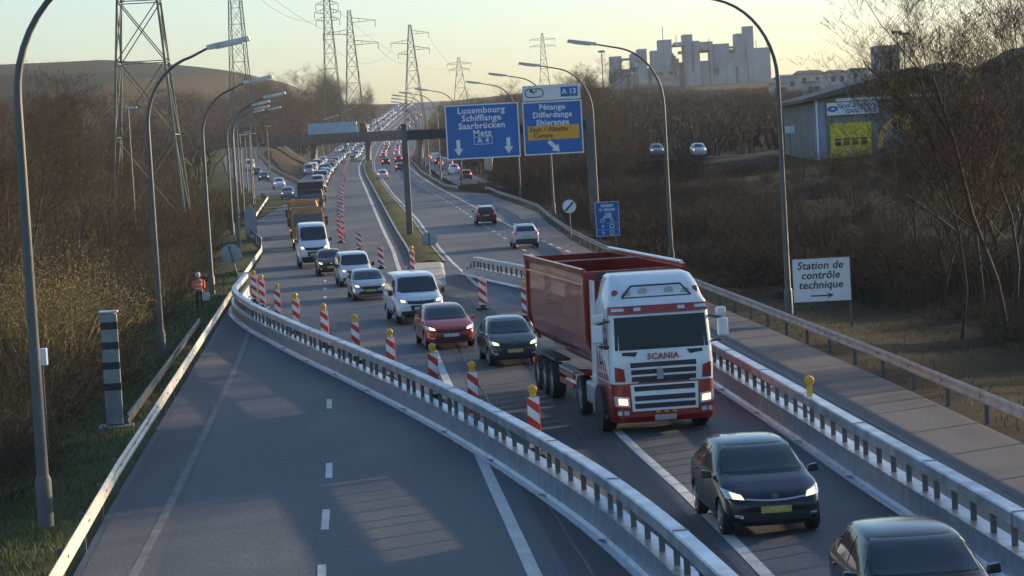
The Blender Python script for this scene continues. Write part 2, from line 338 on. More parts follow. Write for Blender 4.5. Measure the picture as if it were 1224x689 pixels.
for f, y0, y1 in ((off(A0, .9), 30, 120), (off(A1, -.9), 30, 120), (off(mainL, 1.75), 30, 33), (off(ER, -2.3), 30, 170), (off(LW, -3.3), 150, 420)):
    ys = np.arange(y0, y1, 1.7); pr_ = None
    for Y in ys:
        q = (f(Y) + .015 * math.sin(Y * 1.3) + .02 * math.sin(Y * .37), Y)
        if pr_: seam.add([(pr_[0] - .02, pr_[1], zr(pr_[1]) + .0125), (pr_[0] + .02, pr_[1], zr(pr_[1]) + .0125), (q[0] + .03, q[1], zr(q[1]) + .0125), (q[0] - .03, q[1], zr(q[1]) + .0125)], [(0, 1, 2, 3)])
        pr_ = q
tag(seam.build('road_joint', 'tar', fix=False), kind='structure')
# planted median
def mseg(Y): return (LW(Y) + .98, RW(Y) - .42)
ys = rows_between(151, 642); g = MB(); k_ = MB()
for Y in ys:
    a, b = mseg(Y); b = max(b, a + .35); z = zr(Y)
    g.v += [(a + .13, Y, z + .10), ((a + b) / 2, Y, z + .22), (b - .13, Y, z + .10)]
for i in range(len(ys) - 1):
    for j in range(2): g.f.append((3 * i + j, 3 * i + j + 1, 3 * i + j + 4, 3 * i + j + 3)); g.m.append(0)
tag(g.build('median_verge', 'grass', smooth=True), kind='structure')
for side in (0, 1):
    k_ = MB(); rg = []
    for Y in ys:
        a, b = mseg(Y); b = max(b, a + .35); z = zr(Y); x0, x1 = (a, a + .14) if side == 0 else (b - .14, b)
        rg.append([(x0, Y, z - .02), (x1, Y, z - .02), (x1, Y, z + .13), (x0, Y, z + .13)])
    k_.loft(rg); tag(k_.build('kerb', 'concrete'), kind='structure')
MB().hexa([(-6.0, 126, 0), (-3.4, 126, 0), (-4.2, 150.6, 0), (-6.1, 150.6, 0), (-5.6, 128, .05), (-3.9, 128, .05), (-4.4, 150.6, .12), (-5.9, 150.6, .12)]).build('kerb', 'concrete')['kind'] = 'structure'
# ------------------------------------------------------------------ guard rails
def path_pts(f, Y0, Y1, step, zf=zr):
    out = []; Y = Y0
    while Y <= Y1: out.append(Vector((f(Y), Y, zf(Y)))); Y += step
    return out
WB = [(-.015, 0), (.035, .04), (.035, .09), (-.005, .13), (-.005, .18), (.035, .22), (.035, .27), (-.015, .31)]      # W profile
def guard_rail(name, pts, side, label, m='steel_dull', post=4.0, h=.45, group='guard rails along the motorway', posts=True):
    root = empty(name, pts[0], 0, label, 'guard rail', group); o = pts[0]
    V = []
    g = MB(); rg = []
    for i, q in enumerate(pts):
        d = (pts[min(i + 1, len(pts) - 1)] - pts[max(i - 1, 0)]); d.z = 0; d.normalize(); nrm = Vector((d.y, -d.x, 0)) * side
        r1 = [q - o + nrm * (a) + Vector((0, 0, h + b)) for a, b in WB]; r2 = [q - o + nrm * (a - .012) + Vector((0, 0, h + b)) for a, b in WB[::-1]]
        rg.append(r1 + r2)
    g.loft(rg); g.build('rail_beam', m, root, smooth=30)
    acc = 0; last = None; k = 0; L_ = 0
    for i, q in enumerate(pts):
        if last is not None: acc += (q - last).length
        last = q
        if acc >= post * k - .01:
            k += 1
            d = (pts[min(i + 1, len(pts) - 1)] - pts[max(i - 1, 0)]); d.z = 0; d.normalize(); nrm = Vector((d.y, -d.x, 0)) * side
            T = Matrix.Translation(q - o - nrm * .13) @ Matrix.Rotation(math.atan2(d.y, d.x) - PI / 2, 4, 'Z')
            p_ = MB(); p_.box(-.05, .05, -.03, .03, -.4, h + .28, T=T); p_.box(-.02 , .12 * side + .02 * side, -.06, .06, h + .06, h + .25, T=T) if side > 0 else p_.box(-.14, .02, -.06, .06, h + .06, h + .25, T=T)
            p_.build('post', 'pole', root)
    return root
def cut_pts(f, Y0, Y1, step, zf=zr):
    return path_pts(f, Y0, Y1, step, zf)
guard_rail('guard_rail', cut_pts(off(rampL, .1), 24, 124, 1), 1, 'long weathered guard rail on the left edge of the closed road, lit along its top', 'steel_pale')
guard_rail('guard_rail', cut_pts(off(rampL, .1), 126, 214, 1, rampz), 1, 'guard rail curving behind the worker along the left edge of the queueing traffic', 'steel_pale')
guard_rail('guard_rail', cut_pts(off(rampL, .1), 236, 312, 1, rampz), 1, 'far guard rail on the left where the slip road joins the queue', 'steel_pale')
guard_rail('guard_rail', cut_pts(lambda Y: RAMPC(Y) + 4.3, 346, 640, 2, rampz), -1, 'guard rail along the grassy island side of the slip road', 'steel_dull', post=8)
guard_rail('guard_rail', cut_pts(off(ER, .1), 36, 196, 1), -1, 'brownish guard rail beside the empty right lane under the bare trees', 'steel_brown')
guard_rail('guard_rail', cut_pts(off(ER, .1), 197, 285, 1), -1, 'guard rail bulging round the lay-by beside the large blue signs', 'steel_brown')
guard_rail('guard_rail', cut_pts(off(ER, .1), 293, 640, 2), -1, 'distant guard rail beyond the lay-by on the right of the road away', 'steel_brown', post=8)
guard_rail('guard_rail', cut_pts(lambda Y: rampL(Y) - .9, 66, 106, 1, lambda Y: zr(Y) - .35), 1, 'short dark second guard rail in the grass behind the striped camera column', 'dark_trim', h=.3)

# ------------------------------------------------------------------ temporary steel barriers
def steel_barrier(pts, label, seglen=6.0, taper0=0, taper1=0):
    root = empty('steel_barrier', pts[0], 0, label, 'safety barrier', 'temporary steel barriers across the motorway')
    o = pts[0]; cum = [0]
    for i in range(1, len(pts)): cum.append(cum[-1] + (pts[i] - pts[i - 1]).length)
    tot = cum[-1]
    def P(s):
        s = min(max(s, 0), tot); i = max(0, min(len(cum) - 2, int(np.searchsorted(cum, s)) - 1)); t_ = (s - cum[i]) / max(cum[i + 1] - cum[i], 1e-6)
        q = pts[i].lerp(pts[i + 1], t_); j = min(i + 2, len(pts) - 1); d = (pts[j] - pts[max(i - 1, 0)]).normalized(); return q - o, Vector((d.y, -d.x, 0)).normalized(), d
    LOW = [(-.36, .0), (-.365, .03), (-.355, .055), (-.325, .055), (-.315, .025), (-.21, .02), (-.17, .09), (-.15, .47), (-.18, .49), (-.18, .525), (.18, .525), (.18, .49), (.15, .47), (.17, .09), (.21, .02), (.315, .025), (.325, .055), (.355, .055), (.365, .03), (.36, .0)]
    TOP = [(-.12, .90), (-.13, .91), (-.13, 1.09), (-.11, 1.12), (.11, 1.12), (.13, 1.09), (.13, .91), (.12, .90)]
    s = 0; k = 0
    while s < tot - .5:
        e = min(s + seglen - .03, tot)
        lo, tp = MB(), MB(); ra, rb = [], []
        nn = 5
        for j in range(nn):
            u = s + (e - s) * j / (nn - 1); q, nr, d = P(u)
            hs = 1
            if taper0 and u < taper0: hs = .25 + .75 * u / taper0
            if taper1 and tot - u < taper1: hs = .25 + .75 * (tot - u) / taper1
            ra.append([q + nr * a + Vector((0, 0, b * hs + .006)) for a, b in LOW]); rb.append([q + nr * a + Vector((0, 0, b * hs)) for a, b in TOP])
        lo.loft(ra)
        for a in (.02, e - s - .06):     # joint plates across the foot
            q, nr, d = P(s + a); rr = [[q + d * dd + nr * x * 1.03 + Vector((0, 0, z + .012)) for x, z in LOW[1:-1]] for dd in (-.045, .045)]
            if not ((taper0 and s < taper0) or (taper1 and tot - s < taper1 + 6)): lo.loft(rr)
        lo.build('lower_panel', 'steel_dark', root)
        tp.loft(rb)
        for a in (0, e - s):
            q, nr, d = P(s + a)
            if not ((taper0 and s < taper0) or (taper1 and tot - s < taper1 + 6)): tp.loft([[q + d * dd + nr * x * 1.06 + Vector((0, 0, (z - 1.0) * 1.06 + 1.0)) for x, z in TOP] for dd in (-.06, .06)])
        tp.build('top_rail', 'steel', root)
        u = s + .4
        while u < e - .1:
            q, nr, d = P(u); hs = 1
            if taper0 and u < taper0: hs = .25 + .75 * u / taper0
            if taper1 and tot - u < taper1: hs = .25 + .75 * (tot - u) / taper1
            ps = MB(); V = [q + nr * x + d * y_ + Vector((0, 0, z * hs)) for z in (.526, .90) for x, y_ in ((-.045, -.035), (.045, -.035), (.045, .035), (-.045, .035))]
            ps.hexa(V); ps.build('upright', 'pole', root); u += 1.28
        s += seglen; k += 1
    return root
def smooth_path(ctrl, step=.8):
    c = [Vector((x, y, zr(y))) for x, y in ctrl]; c = [c[0] * 2 - c[1]] + c + [c[-1] * 2 - c[-2]]; out = []
    for i in range(1, len(c) - 2):
        L_ = (c[i + 1] - c[i]).length; nn = max(2, int(L_ / step))
        for k in range(nn):
            t_ = k / nn; a, b, d, e = c[i - 1], c[i], c[i + 1], c[i + 2]
            out.append(.5 * ((2 * b) + (d - a) * t_ + (2 * a - 5 * b + 4 * d - e) * t_ ** 2 + (3 * b - a - 3 * d + e) * t_ ** 3))
    out.append(c[-2]); return out
TL = [(3.45, 24), (2.75, 31.5), (2.15, 37.5), (1.35, 43.5), (.2, 50.2), (-1.1, 57), (-2.8, 65), (-5.2, 75.5), (-7.1, 83.5), (-8.7, 90.5), (-11.0, 101), (-12.9, 112), (-13.6, 121), (-14.0, 127)]
TR = [(8.0, 24), (7.6, 33), (7.25, 40), (6.8, 48), (6.4, 56), (5.85, 66), (5.2, 78), (4.3, 92), (2.9, 106), (.8, 118.5), (-1.2, 128.5), (-2.6, 136.5)]
BL = steel_barrier(smooth_path(TL), 'long curved silver steel barrier sweeping across the closed lanes in the foreground', taper1=0)
BR = steel_barrier(smooth_path(TR), 'long silver steel barrier on the right of the red truck, reaching back to the median', taper1=4)
ec = MB(); ec.hexa([(-.45, 0, 0), (.45, 0, 0), (.3, 1.4, 0), (-.3, 1.4, 0), (-.4, .05, 1.2), (.4, .05, 1.2), (.15, 1.3, .75), (-.15, 1.3, .75)])
o = ec.build('barrier_end', 'cream', BL, bevel=.03); o.location = Vector((-14.05, 127.2, 0)) - BL.location

# ------------------------------------------------------------------ beacons
def make_beacon(lamp=True, w_=.28, h=1.15):
    r = empty('traffic_beacon')
    b = MB(); b.box(-.24, .24, -.42, .42, 0, .1); b.box(-.1, .1, -.12, .12, .1, .2); b.build('foot', 'black', r, bevel=.02)
    p_ = MB(); p_.box(-w_ / 2, w_ / 2, -.03, .03, .2, .2 + h, 0); p_.build('panel', 'beacon_red', r, bevel=.01)
    # slanting white bands on both faces
    s_ = MB(); hh = h / 2.75
    for k in range(-1, 3):
        for y in (-.034, .034):
            z0 = .2 + k * hh * 1.02 + hh * .25; sl_ = w_ * .8
            P = [(-w_ / 2 + .01, z0 + sl_), (w_ / 2 - .01, z0), (w_ / 2 - .01, z0 + hh * .52), (-w_ / 2 + .01, z0 + sl_ + hh * .52)]
            if z0 > .17 + h or z0 + sl_ + hh * .52 < .24: continue
            P = [(x, min(max(z, .21), .19 + h)) for x, z in P]
            s_.prism(P, y - .003, y + .003)
    s_.build('white_stripe', 'beacon_white', r)
    if lamp:
        l = MB(); l.box(-.07, .07, -.05, .05, .2 + h, .26 + h); ho = l.build('lamp_housing', 'yellow', r)
        q = MB(); q.lathe([(.02, -.055), (.09, -.05), (.102, -.02), (.102, .02), (.09, .05), (.02, .055)], 'Y', 16, (0, 0, .355 + h)); q.build('lens', 'amber', ho, smooth=40)
    return r
beaconA = make_beacon(); beaconB = make_beacon(False, .36)
usedA = usedB = False
def put_beacon(x, y, lamp, label, group, rz=0, z=None, sc=1):
    global usedA, usedB
    if lamp: o = beaconA if not usedA else copy_tree(beaconA); usedA = True
    else: o = beaconB if not usedB else copy_tree(beaconB); usedB = True
    o.location = (x, y, (zr(y) if z is None else z) + .006); o.rotation_euler = (0, 0, rz); o.scale = (sc,) * 3
    tag(o, label, 'beacon', group); return o
near = [(637, 478, 54), (564.5, 447, 61), (517, 427, 67.4), (466, 406, 74), (424, 388, 81.6), (387, 374, 88.7), (353, 360, 97), (331, 349, 105), (312.5, 338, 114), (303, 333, 119)]
for i, (px, py, Y) in enumerate(near):
    q = at(px, py, Y); put_beacon(q.x, Y, True, '%s amber-lamped striped beacon behind the curved barrier, counted from the near end' % ORD[i], 'beacons along the curved barrier', random.uniform(-.12, .12), sc=1.02)
for px, py, Y, lamp, lb in [(578, 372, 105, False, 'striped beacon standing alone between the red car and the far barrier end'), (628.5, 385, 97, True, 'striped beacon half hidden behind the rear of the red tipper trailer'),
                            (456, 325, 148, False, 'striped beacon beside the silver car at the end of the closed far lane'), (430, 305, 172, False, 'striped beacon in the closed far lane above the white estate van'), (494, 334, 140, True, 'beacon with pale lamp peeping over the roof of the white van')]:
    q = at(px, py, Y); put_beacon(q.x, Y, lamp, lb, 'loose beacons around the median crossing', random.uniform(-.2, .2))
for i in range(40):
    Y = 186 + i * 11.5
    put_beacon(LD(Y) + 1.1 + .15 * math.sin(i * 2.3), Y, False, '%s lampless striped beacon in line beside the queue, counted from the near end' % ORD[i], 'beacons in line beside the queueing traffic', random.uniform(-.15, .15))
q = MB(); q.box(-.06, .06, -.05, .05, 0, .22); r = empty('warning_lamp', (0, 0, 0), 0, 'small round amber warning lamp fixed on top of the right-hand steel barrier', 'warning lamp')
q.build('battery_box', 'yellow', r); q = MB(); q.lathe([(.03, -.06), (.10, -.05), (.115, 0), (.10, .05), (.03, .06)], 'Y', 18, (0, 0, .325)); q.build('lens', 'amber', r, smooth=40)
q = at(964, 474, 64.5); r.location = (6.50, 53.5, 1.125)

# ------------------------------------------------------------------ lamp posts
def lamp_post_mesh(H=12.6, arm=4.4, side=1):
    g = MB(); pts = [(0, 0, -.3), (0, 0, 1.6), (0, 0, 4.5), (0, 0, H - 3.8)]; rad = [.125, .12, .10, .085]
    for k in range(1, 11):
        a = k / 10 * R(78); rr = 2.9 if arm > 4 else 2.25
        pts.append((side * rr * (1 - math.cos(a)) * 1.0, 0, H - 3.8 + rr * math.sin(a) * 1.15)); rad.append(.08 - .003 * k)
    x, z = pts[-1][0], pts[-1][2]; pts.append((side * (arm - 1.3), 0, z + .30)); rad.append(.045)
    g.tube(pts, rad, 10); g.lathe([(.17, -.3), (.17, .9), (.13, 1.0)], 'Z', 12)
    return g, pts[-1]
lampP = {}
def lamp_post(x, y, z, side, label, group, H=12.3, arm=3.75, rz=0):
    key = (side, H, arm)
    if key not in lampP:
        g, e = lamp_post_mesh(H, arm, side); r = empty('street_lamp'); g.build('pole', 'pole', r, smooth=40)
        h = MB(); T = Matrix.Translation(Vector(e)) @ Matrix.Rotation(-side * R(9), 4, 'Y')
        s_ = side; P = [(-.05, -.07), (.2, -.2), (1.5, -.18), (1.6, -.09), (1.6, .09), (1.5, .18), (.2, .2), (-.05, .07)]
        V0 = [T @ Vector((s_ * a, b, -.07)) for a, b in P]; V1 = [T @ Vector((s_ * a * .98, b * .8, .11)) for a, b in P]
        h.loft([V0, V1]); ho = h.build('lamp_head', 'steel_pale', r, smooth=30)
        d = MB(); P2 = [(.3, -.11), (1.3, -.1), (1.3, .1), (.3, .11)]; d.loft([[T @ Vector((s_ * a, b, -.11)) for a, b in P2], [T @ Vector((s_ * a, b, -.065)) for a, b in P2]]); d.build('diffuser', 'lamp_glass', ho)
        lampP[key] = r; o = r
    else: o = copy_tree(lampP[key])
    o.location = (x, y, z); o.rotation_euler = (0, 0, rz); tag(o, label, 'street lamp', group); return o
for i in range(8):
    Y = 48 + 41.6 * i; X = rampL(Y) - (1.5 if i else 1.15)
    if i == 5: X -= .8
    lamp_post(X, Y, ground(X, Y) + .03, 1, '%s tall curved-arm street lamp on the left side of the road, counted from the camera' % ORD[i], 'street lamps on the left', rz=R(-4))
for i in range(15):
    Y = 95 + 41.6 * i; X = ER(Y) + (1.4 if i != 1 else 1.3)
    if i < 3: X = at([943, 803, 716][i], [370, 313, 280][i], Y).x
    if 4 <= i <= 5: X = max(X, ER(Y) + 2)
    lamp_post(X, Y, ground(X, Y) + .03, -1, '%s tall curved-arm street lamp on the right side of the road, counted from the camera' % ORD[i], 'street lamps on the right', H=13.0, arm=5.0, rz=R(3))
for i in range(6):   # between the carriageways past the bridge
    Y = 690 + 60 * i
    lamp_post(mainL(Y) - 1.5, Y, zr(Y), 1, 'small distant street lamp left of the queue beyond the bridge', 'street lamps beyond the bridge')
def side_lamp(x, y, z, H, label):
    r = empty('slip_road_lamp', (x, y, z), 0, label, 'street lamp', 'short lamps by the slip road')
    MB().tube([(0, 0, -.3), (0, 0, H)], [.09, .06], 8).build('pole', 'pole', r, smooth=40)
    h = MB(); h.box(-.1, .75, -.14, .14, H - .02, H + .12); h.build('lamp_head', 'lamp_glass', r, bevel=.04)
for i, (px, py, Y) in enumerate([(292, 255, 245), (303, 250, 262), (297, 238, 330), (322, 205, 420)]):
    q = at(px, py, Y); z = ground(q.x, Y); side_lamp(q.x, Y, z, 8.6, '%s short straight street lamp beside the slip road on the left, counted from the camera' % ORD[i])
q = at(153, 130, 205); side_lamp(q.x, 205, ground(q.x, 205), q.z - ground(q.x, 205), 'single short lamp post rising out of the thicket behind the pylon leg')

# ------------------------------------------------------------------ signs
def disc_sign(loc, dia, h, label, face='sign_back', rz=0, lean=0, stroke=False):
    r = empty('round_sign', loc, rz, label, 'road sign'); r.rotation_euler = (0, lean, rz)
    MB().tube([(0, .06, -.2), (0, .06, h + dia * .3)], .035, 8).build('post', 'pole', r, smooth=40)
    g = MB(); g.lathe([(dia / 2 - .01, -.012), (dia / 2, -.008), (dia / 2, .012), (dia / 2 - .02, .016)], 'Y', 32, (0, 0, h)); d = g.build('sign_disc', face, r, smooth=30)
    if stroke:
        q = MB()
        q.prism([(-.33, h - .25), (-.24, h - .33), (.33, h + .25), (.24, h + .33)], -.024, -.0175)
        q.build('diagonal_stroke', 'ink', d)
        q = MB(); n_ = 36; q.add([(rr * math.cos(2 * PI * k / n_), yy, h + rr * math.sin(2 * PI * k / n_)) for rr, yy in ((dia / 2 - .045, -.019), (dia / 2 - .004, -.019)) for k in range(n_)], [(k, (k + 1) % n_, n_ + (k + 1) % n_, n_ + k) for k in range(n_)]); q.build('rim_band', 'ink', d)
    else:
        q = MB(); q.box(-.05, .05, -.03, -.012, h - dia * .45, h + dia * .45); q.build('bracket', 'pole', d)
    return r
def gpt(px, py, Y): q = at(px, py, Y); return q.x, q.z
x, z = gpt(271, 303, 138); disc_sign((x + .7, 138, ground(x, 138)), 1.15, z - ground(x, 138), 'grey back of a round sign on a leaning post behind the left guard rail', lean=-R(14))
x, z = gpt(387, 387, 90.5); disc_sign((x, 90.5, .0), 1.0, z, 'grey back of a round sign standing behind the sixth beacon', 'sign_back')
x, z = gpt(513, 289, 172); disc_sign((x, 172, zr(172) + .1), 1.15, z - zr(172), 'pale grey back of a round sign on the grass of the median', 'sign_back')
x, z = gpt(680.5, 247, 163); disc_sign((x, 163, ground(x, 163)), 1.0, z - ground(x, 163), 'white round sign with a dark diagonal stroke behind the right guard rail', 'white', stroke=True, lean=R(0))
# white board back at the left
q = at(299, 255, 203); r = empty('board_sign', (q.x, 203, ground(q.x, 203)), 0, 'pale grey back of a tall board with a pointed top beside the slip road', 'road sign')
MB().prism([(-.5, .4), (.5, .4), (.5, 2.3), (0, 2.9), (-.5, 2.3)], -.03, .03).build('panel', 'sign_back', r)
for s in (-1, 1): MB().tube([(s * .35, .06, -.2), (s * .35, .06, 2.2)], .03, 8).build('post', 'pole', r)
# small white box sign under the large panel
q = at(540, 203, 300); r = empty('small_white_sign', (q.x, 300, ground(q.x, 300)), 0, 'small white square sign on a post under the large blue panel', 'road sign')
MB().box(-.3, .3, -.03, .03, q.z - ground(q.x, 300) - .35, q.z - ground(q.x, 300) + .35).build('panel', 'white', r); MB().tube([(0, .06, -.2), (0, .06, q.z - ground(q.x, 300))], .04, 8).build('post', 'pole', r)

# station sign
Y = 89; q = at(982, 334.5, Y); zg = ground(q.x, Y); r = empty('direction_board', (q.x, Y, zg), R(-3), 'white board reading Station de controle technique with an arrow, on two posts', 'road sign')
W_, H_ = 2.12, 1.6; zc = q.z - zg
pn = MB().box(-W_ / 2, W_ / 2, -.03, .03, zc - H_ / 2, zc + H_ / 2).build('panel', 'white', r)
f = MB()
for a in ((-W_ / 2 - .03, W_ / 2 + .03, zc + H_ / 2, zc + H_ / 2 + .04), (-W_ / 2 - .03, W_ / 2 + .03, zc - H_ / 2 - .04, zc - H_ / 2), (-W_ / 2 - .04, -W_ / 2, zc - H_ / 2, zc + H_ / 2), (W_ / 2, W_ / 2 + .04, zc - H_ / 2, zc + H_ / 2)):
    f.box(a[0], a[1], -.05, .05, a[2], a[3])
f.build('frame', 'bark', pn)
SH = Matrix.Shear('XZ', 4, (0, 0)) if False else Matrix.Identity(4)
for k, tx in enumerate(['Station de', 'contrôle', 'technique']):
    T = Matrix.Translation((-.02 + .0, -.036, zc + .53 - k * .36)) @ FACE @ Matrix(((1, .18, 0, 0), (0, 1, 0, 0), (0, 0, 1, 0), (0, 0, 0, 1)))
    textobj(tx, .40, pn, 'lettering', 'ink', T, bold=.006, spacing=1.03)
a = MB(); a.box(-.42, .30, -.045, -.034, zc - .61, zc - .565); a.prism([(.18, zc - .70), (.42, zc - .5875), (.18, zc - .475), (.27, zc - .5875)], -.045, -.034); a.build('arrow', 'ink', pn)
for s in (-1, 1): MB().box(s * (W_ / 2 - .02) - .05, s * (W_ / 2 - .02) + .05, .052, .13, -.3, zc + H_ / 2).build('post', 'pole', r)

# blue speed information board
Y = 150; q = at(726, 262, Y); zg = ground(q.x, Y); r = empty('information_board', (q.x, Y, zg), R(4), 'blue information board with white symbols by the guard rail next to the gantry post', 'road sign'); zc = q.z - zg; W_, H_ = 1.5, 2.15
pn = MB().box(-W_ / 2, W_ / 2, -.03, .03, zc - H_ / 2, zc + H_ / 2).build('panel', 'blue_info', r)
f = MB(); t_ = .045
f.box(-W_ / 2 - .01, W_ / 2 + .01, -.045, -.032, zc + H_ / 2 - t_, zc + H_ / 2); f.box(-W_ / 2 - .01, W_ / 2 + .01, -.045, -.032, zc - H_ / 2, zc - H_ / 2 + t_)
f.box(-W_ / 2, -W_ / 2 + t_, -.044, -.032, zc - H_ / 2 + t_, zc + H_ / 2 - t_); f.box(W_ / 2 - t_, W_ / 2, -.044, -.032, zc - H_ / 2 + t_, zc + H_ / 2 - t_)
f.box(-.05, W_ / 2 - t_, -.044, -.034, zc - .26, zc - .235); f.box(-W_ / 2 + t_, W_ / 2 - t_, -.044, -.034, zc - .66, zc - .635); f.build('border', 'info_white', pn)
y_ = MB(); y_.prism([(-.42, zc + .92), (.42, zc + .92), (.34, zc + .74), (-.34, zc + .74)], -.044, -.034); y_.build('crest', 'info_white', pn)
y_ = MB(); y_.box(-.5, -.32, -.044, -.034, zc + .50, zc + .66); y_.box(-.22, .5, -.044, -.034, zc + .50, zc + .66); y_.box(-.25, .27, -.044, -.034, zc + .05, zc + .22); y_.box(-.1, .27, -.044, -.034, zc + .222, zc + .40); y_.build('pictogram', 'info_white', pn)
for cx, cz, rr in ((-.3, -.1, .15), (.28, -.08, .11), (.26, -.45, .17), (.26, -.84, .16)):
    y_ = MB(); y_.lathe([(rr, -.044), (rr, -.034)], 'Y', 20, (cx, 0, zc + cz)); y_.lathe([(rr * .5, -.049), (rr * .5, -.0445)], 'Y', 14, (cx, 0, zc + cz), m=1); y_.build('roundel', ['info_white', 'blue_info'], pn)
for cz in (-.45, -.84): y_ = MB(); y_.box(-.33, -.27, -.044, -.034, zc + cz - .12, zc + cz + .12); y_.box(-.38, -.22, -.0445, -.0335, zc + cz - .05, zc + cz + .05); y_.build('pictogram', 'info_white', pn)
for s in (-1, 1): MB().box(s * .5 - .05, s * .5 + .05, .032, .12, -.3, zc + H_ / 2 - .1).build('post', 'pole', r)

# gantry
GY = 190.0; xl, xr = at(490, 278, GY).x, at(711.5, 280, GY).x
r = empty('sign_gantry', (xl, GY, 0), 0, 'grey steel gantry with two square posts carrying the large blue signs', 'gantry')
g = MB(); g.box(-.24, .24, -.22, .22, -.4, 9.3); g.box(-.45, .45, -.45, .45, -.4, .55, T=None); g.build('post', 'pole', r, bevel=.02)
g = MB(); g.box(xr - xl - .3, xr - xl + .3, -.28, .28, -.5, 9.15); g.build('post', 'pole', r, bevel=.02)
g = MB(); g.box(.24, xr - xl - .3, -.2, .2, 8.0, 8.75); g.build('beam', 'dark_trim', r, bevel=.02)
def big_sign(px0, px1, py0, py1, name, label, mt, group=None):
    c = at((px0 + px1) / 2, (py0 + py1) / 2, GY - .45); k = (GY - .45) / F; W = (px1 - px0) * k; H = (py1 - py0) * k
    r = empty(name, c, R(0), label, 'road sign', group)
    pn = MB().box(-W / 2, W / 2, -.04, .04, -H / 2, H / 2).build('panel', mt, r, bevel=.01)
    f = MB(); t_ = .10; q0, q1 = -.058, -.043
    f.box(-W / 2, W / 2, q0, q1, H / 2 - t_, H / 2); f.box(-W / 2, W / 2, q0, q1, -H / 2, -H / 2 + t_); f.box(-W / 2, -W / 2 + t_, q0, q1, -H / 2 + t_, H / 2 - t_); f.box(W / 2 - t_, W / 2, q0, q1, -H / 2 + t_, H / 2 - t_)
    f.build('border', 'white', pn)
    b = MB()
    for x in (-W * .3, W * .3): b.box(x - .06, x + .06, .041, .235, -H / 2 + .3, H / 2 - .2)
    b.build('bracket', 'pole', r); return r, pn, W, H
def arrow_mb(cx, cz, ang, L_=1.0):
    P = [(-.15, L_ / 2), (.15, L_ / 2), (.15, -.08), (.36, -.08), (0, -L_ / 2), (-.36, -.08), (-.15, -.08)]
    c, s = math.cos(ang), math.sin(ang); return MB().prism([(cx + x * c - z * s, cz + x * s + z * c) for x, z in P], -.058, -.043)
r, pn, W, H = big_sign(533, 621, 124.5, 189.5, 'direction_sign', 'large blue overhead sign listing Luxembourg, Schifflange, Saarbrücken and Metz above two white arrows', 'blue')
for k, tx in enumerate(['Luxembourg', 'Schifflange', 'Saarbrücken', 'Metz']):
    textobj(tx, .68, pn, 'lettering', 'white', Matrix.Translation((-.05, -.05, H / 2 - .50 - k * .60)) @ FACE, bold=.018, spacing=1.08)
z0 = H / 2 - .50 - 4 * .60 + .03
textobj('A 4', .56, pn, 'lettering', 'white', Matrix.Translation((0, -.05, z0)) @ FACE, bold=.018, spacing=1.15)
f = MB(); f.box(-.72, .72, -.055, -.043, z0 + .26, z0 + .30); f.box(-.72, .72, -.055, -.043, z0 - .30, z0 - .26); f.box(-.72, -.68, -.055, -.043, z0 - .26, z0 + .26); f.box(.68, .72, -.055, -.043, z0 - .26, z0 + .26); f.build('number_frame', 'white', pn)
arrow_mb(-W / 2 + .93, -H / 2 + .92, 0, 1.25).build('arrow', 'white', pn); arrow_mb(W / 2 - .93, -H / 2 + .92, 0, 1.25).build('arrow', 'white', pn)
r, pn, W, H = big_sign(625.5, 696.5, 121, 184.5, 'direction_sign', 'large blue overhead sign with an orange panel reading Esch / Alzette Centre', 'blue')
for k, tx in enumerate(['Pétange', 'Differdange', 'Ehlerange']):
    textobj(tx, .62, pn, 'lettering', 'white', Matrix.Translation((-.0, -.05, H / 2 - .48 - k * .60)) @ FACE, bold=.018, spacing=1.06)
op = MB().box(-W / 2 + .33, W / 2 - .3, -.062, -.043, -H / 2 + 1.17, -H / 2 + 2.28).build('orange_panel', 'orange', pn)
for k, (tx, x) in enumerate([('Esch / Alzette', -W / 2 + .5), ('Centre', -W / 2 + .75)]):
    textobj(tx, .54, op, 'lettering', 'ink', Matrix.Translation((x, -.067, -H / 2 + 1.98 - k * .5)) @ FACE, bold=.008, align='LEFT')
arrow_mb(.02, -H / 2 + .62, R(45), 1.2).build('arrow', 'white', pn)
r, pn, W, H = big_sign(624.5, 693.5, 101.5, 119.5, 'exit_board', 'white overhead board with a black oval symbol and A 13, above the blue sign', 'white')
ov = MB(); n = 40; V = []
def stad(a, b, k): t_ = 2 * PI * k / n; c = math.cos(t_); return ((a - b) * (1 if c > 0 else -1) + b * c, b * math.sin(t_))
V0 = [(stad(.74, .36, k)[0] - 1.35, -.056, stad(.74, .36, k)[1]) for k in range(n)]; V1 = [(stad(.67, .29, k)[0] - 1.35, -.056, stad(.67, .29, k)[1]) for k in range(n)]
ov.add(V0 + V1, [(k, (k + 1) % n, n + (k + 1) % n, n + k) for k in range(n)]); ov.build('oval_outline', 'ink', pn)
g = MB(); g.bar((-1.35, -.056, -.2), (-1.38, -.056, .02), .01, .1); g.bar((-1.38, -.056, 0), (-1.62, -.056, .17), .01, .07); g.bar((-1.38, -.056, 0), (-1.12, -.056, .2), .01, .08); g.prism([(-1.7, .05), (-1.4, .1), (-1.5, .26), (-1.7, .24)], -.057, -.05); g.build('exit_symbol', 'ink', pn)
bp = MB().box(W / 2 - 1.55, W / 2 - .22, -.062, -.043, -.38, .38).build('number_plate_panel', 'blue', pn)
textobj('A 13', .58, bp, 'lettering', 'white', Matrix.Translation((W / 2 - .885, -.067, 0)) @ FACE, bold=.014)

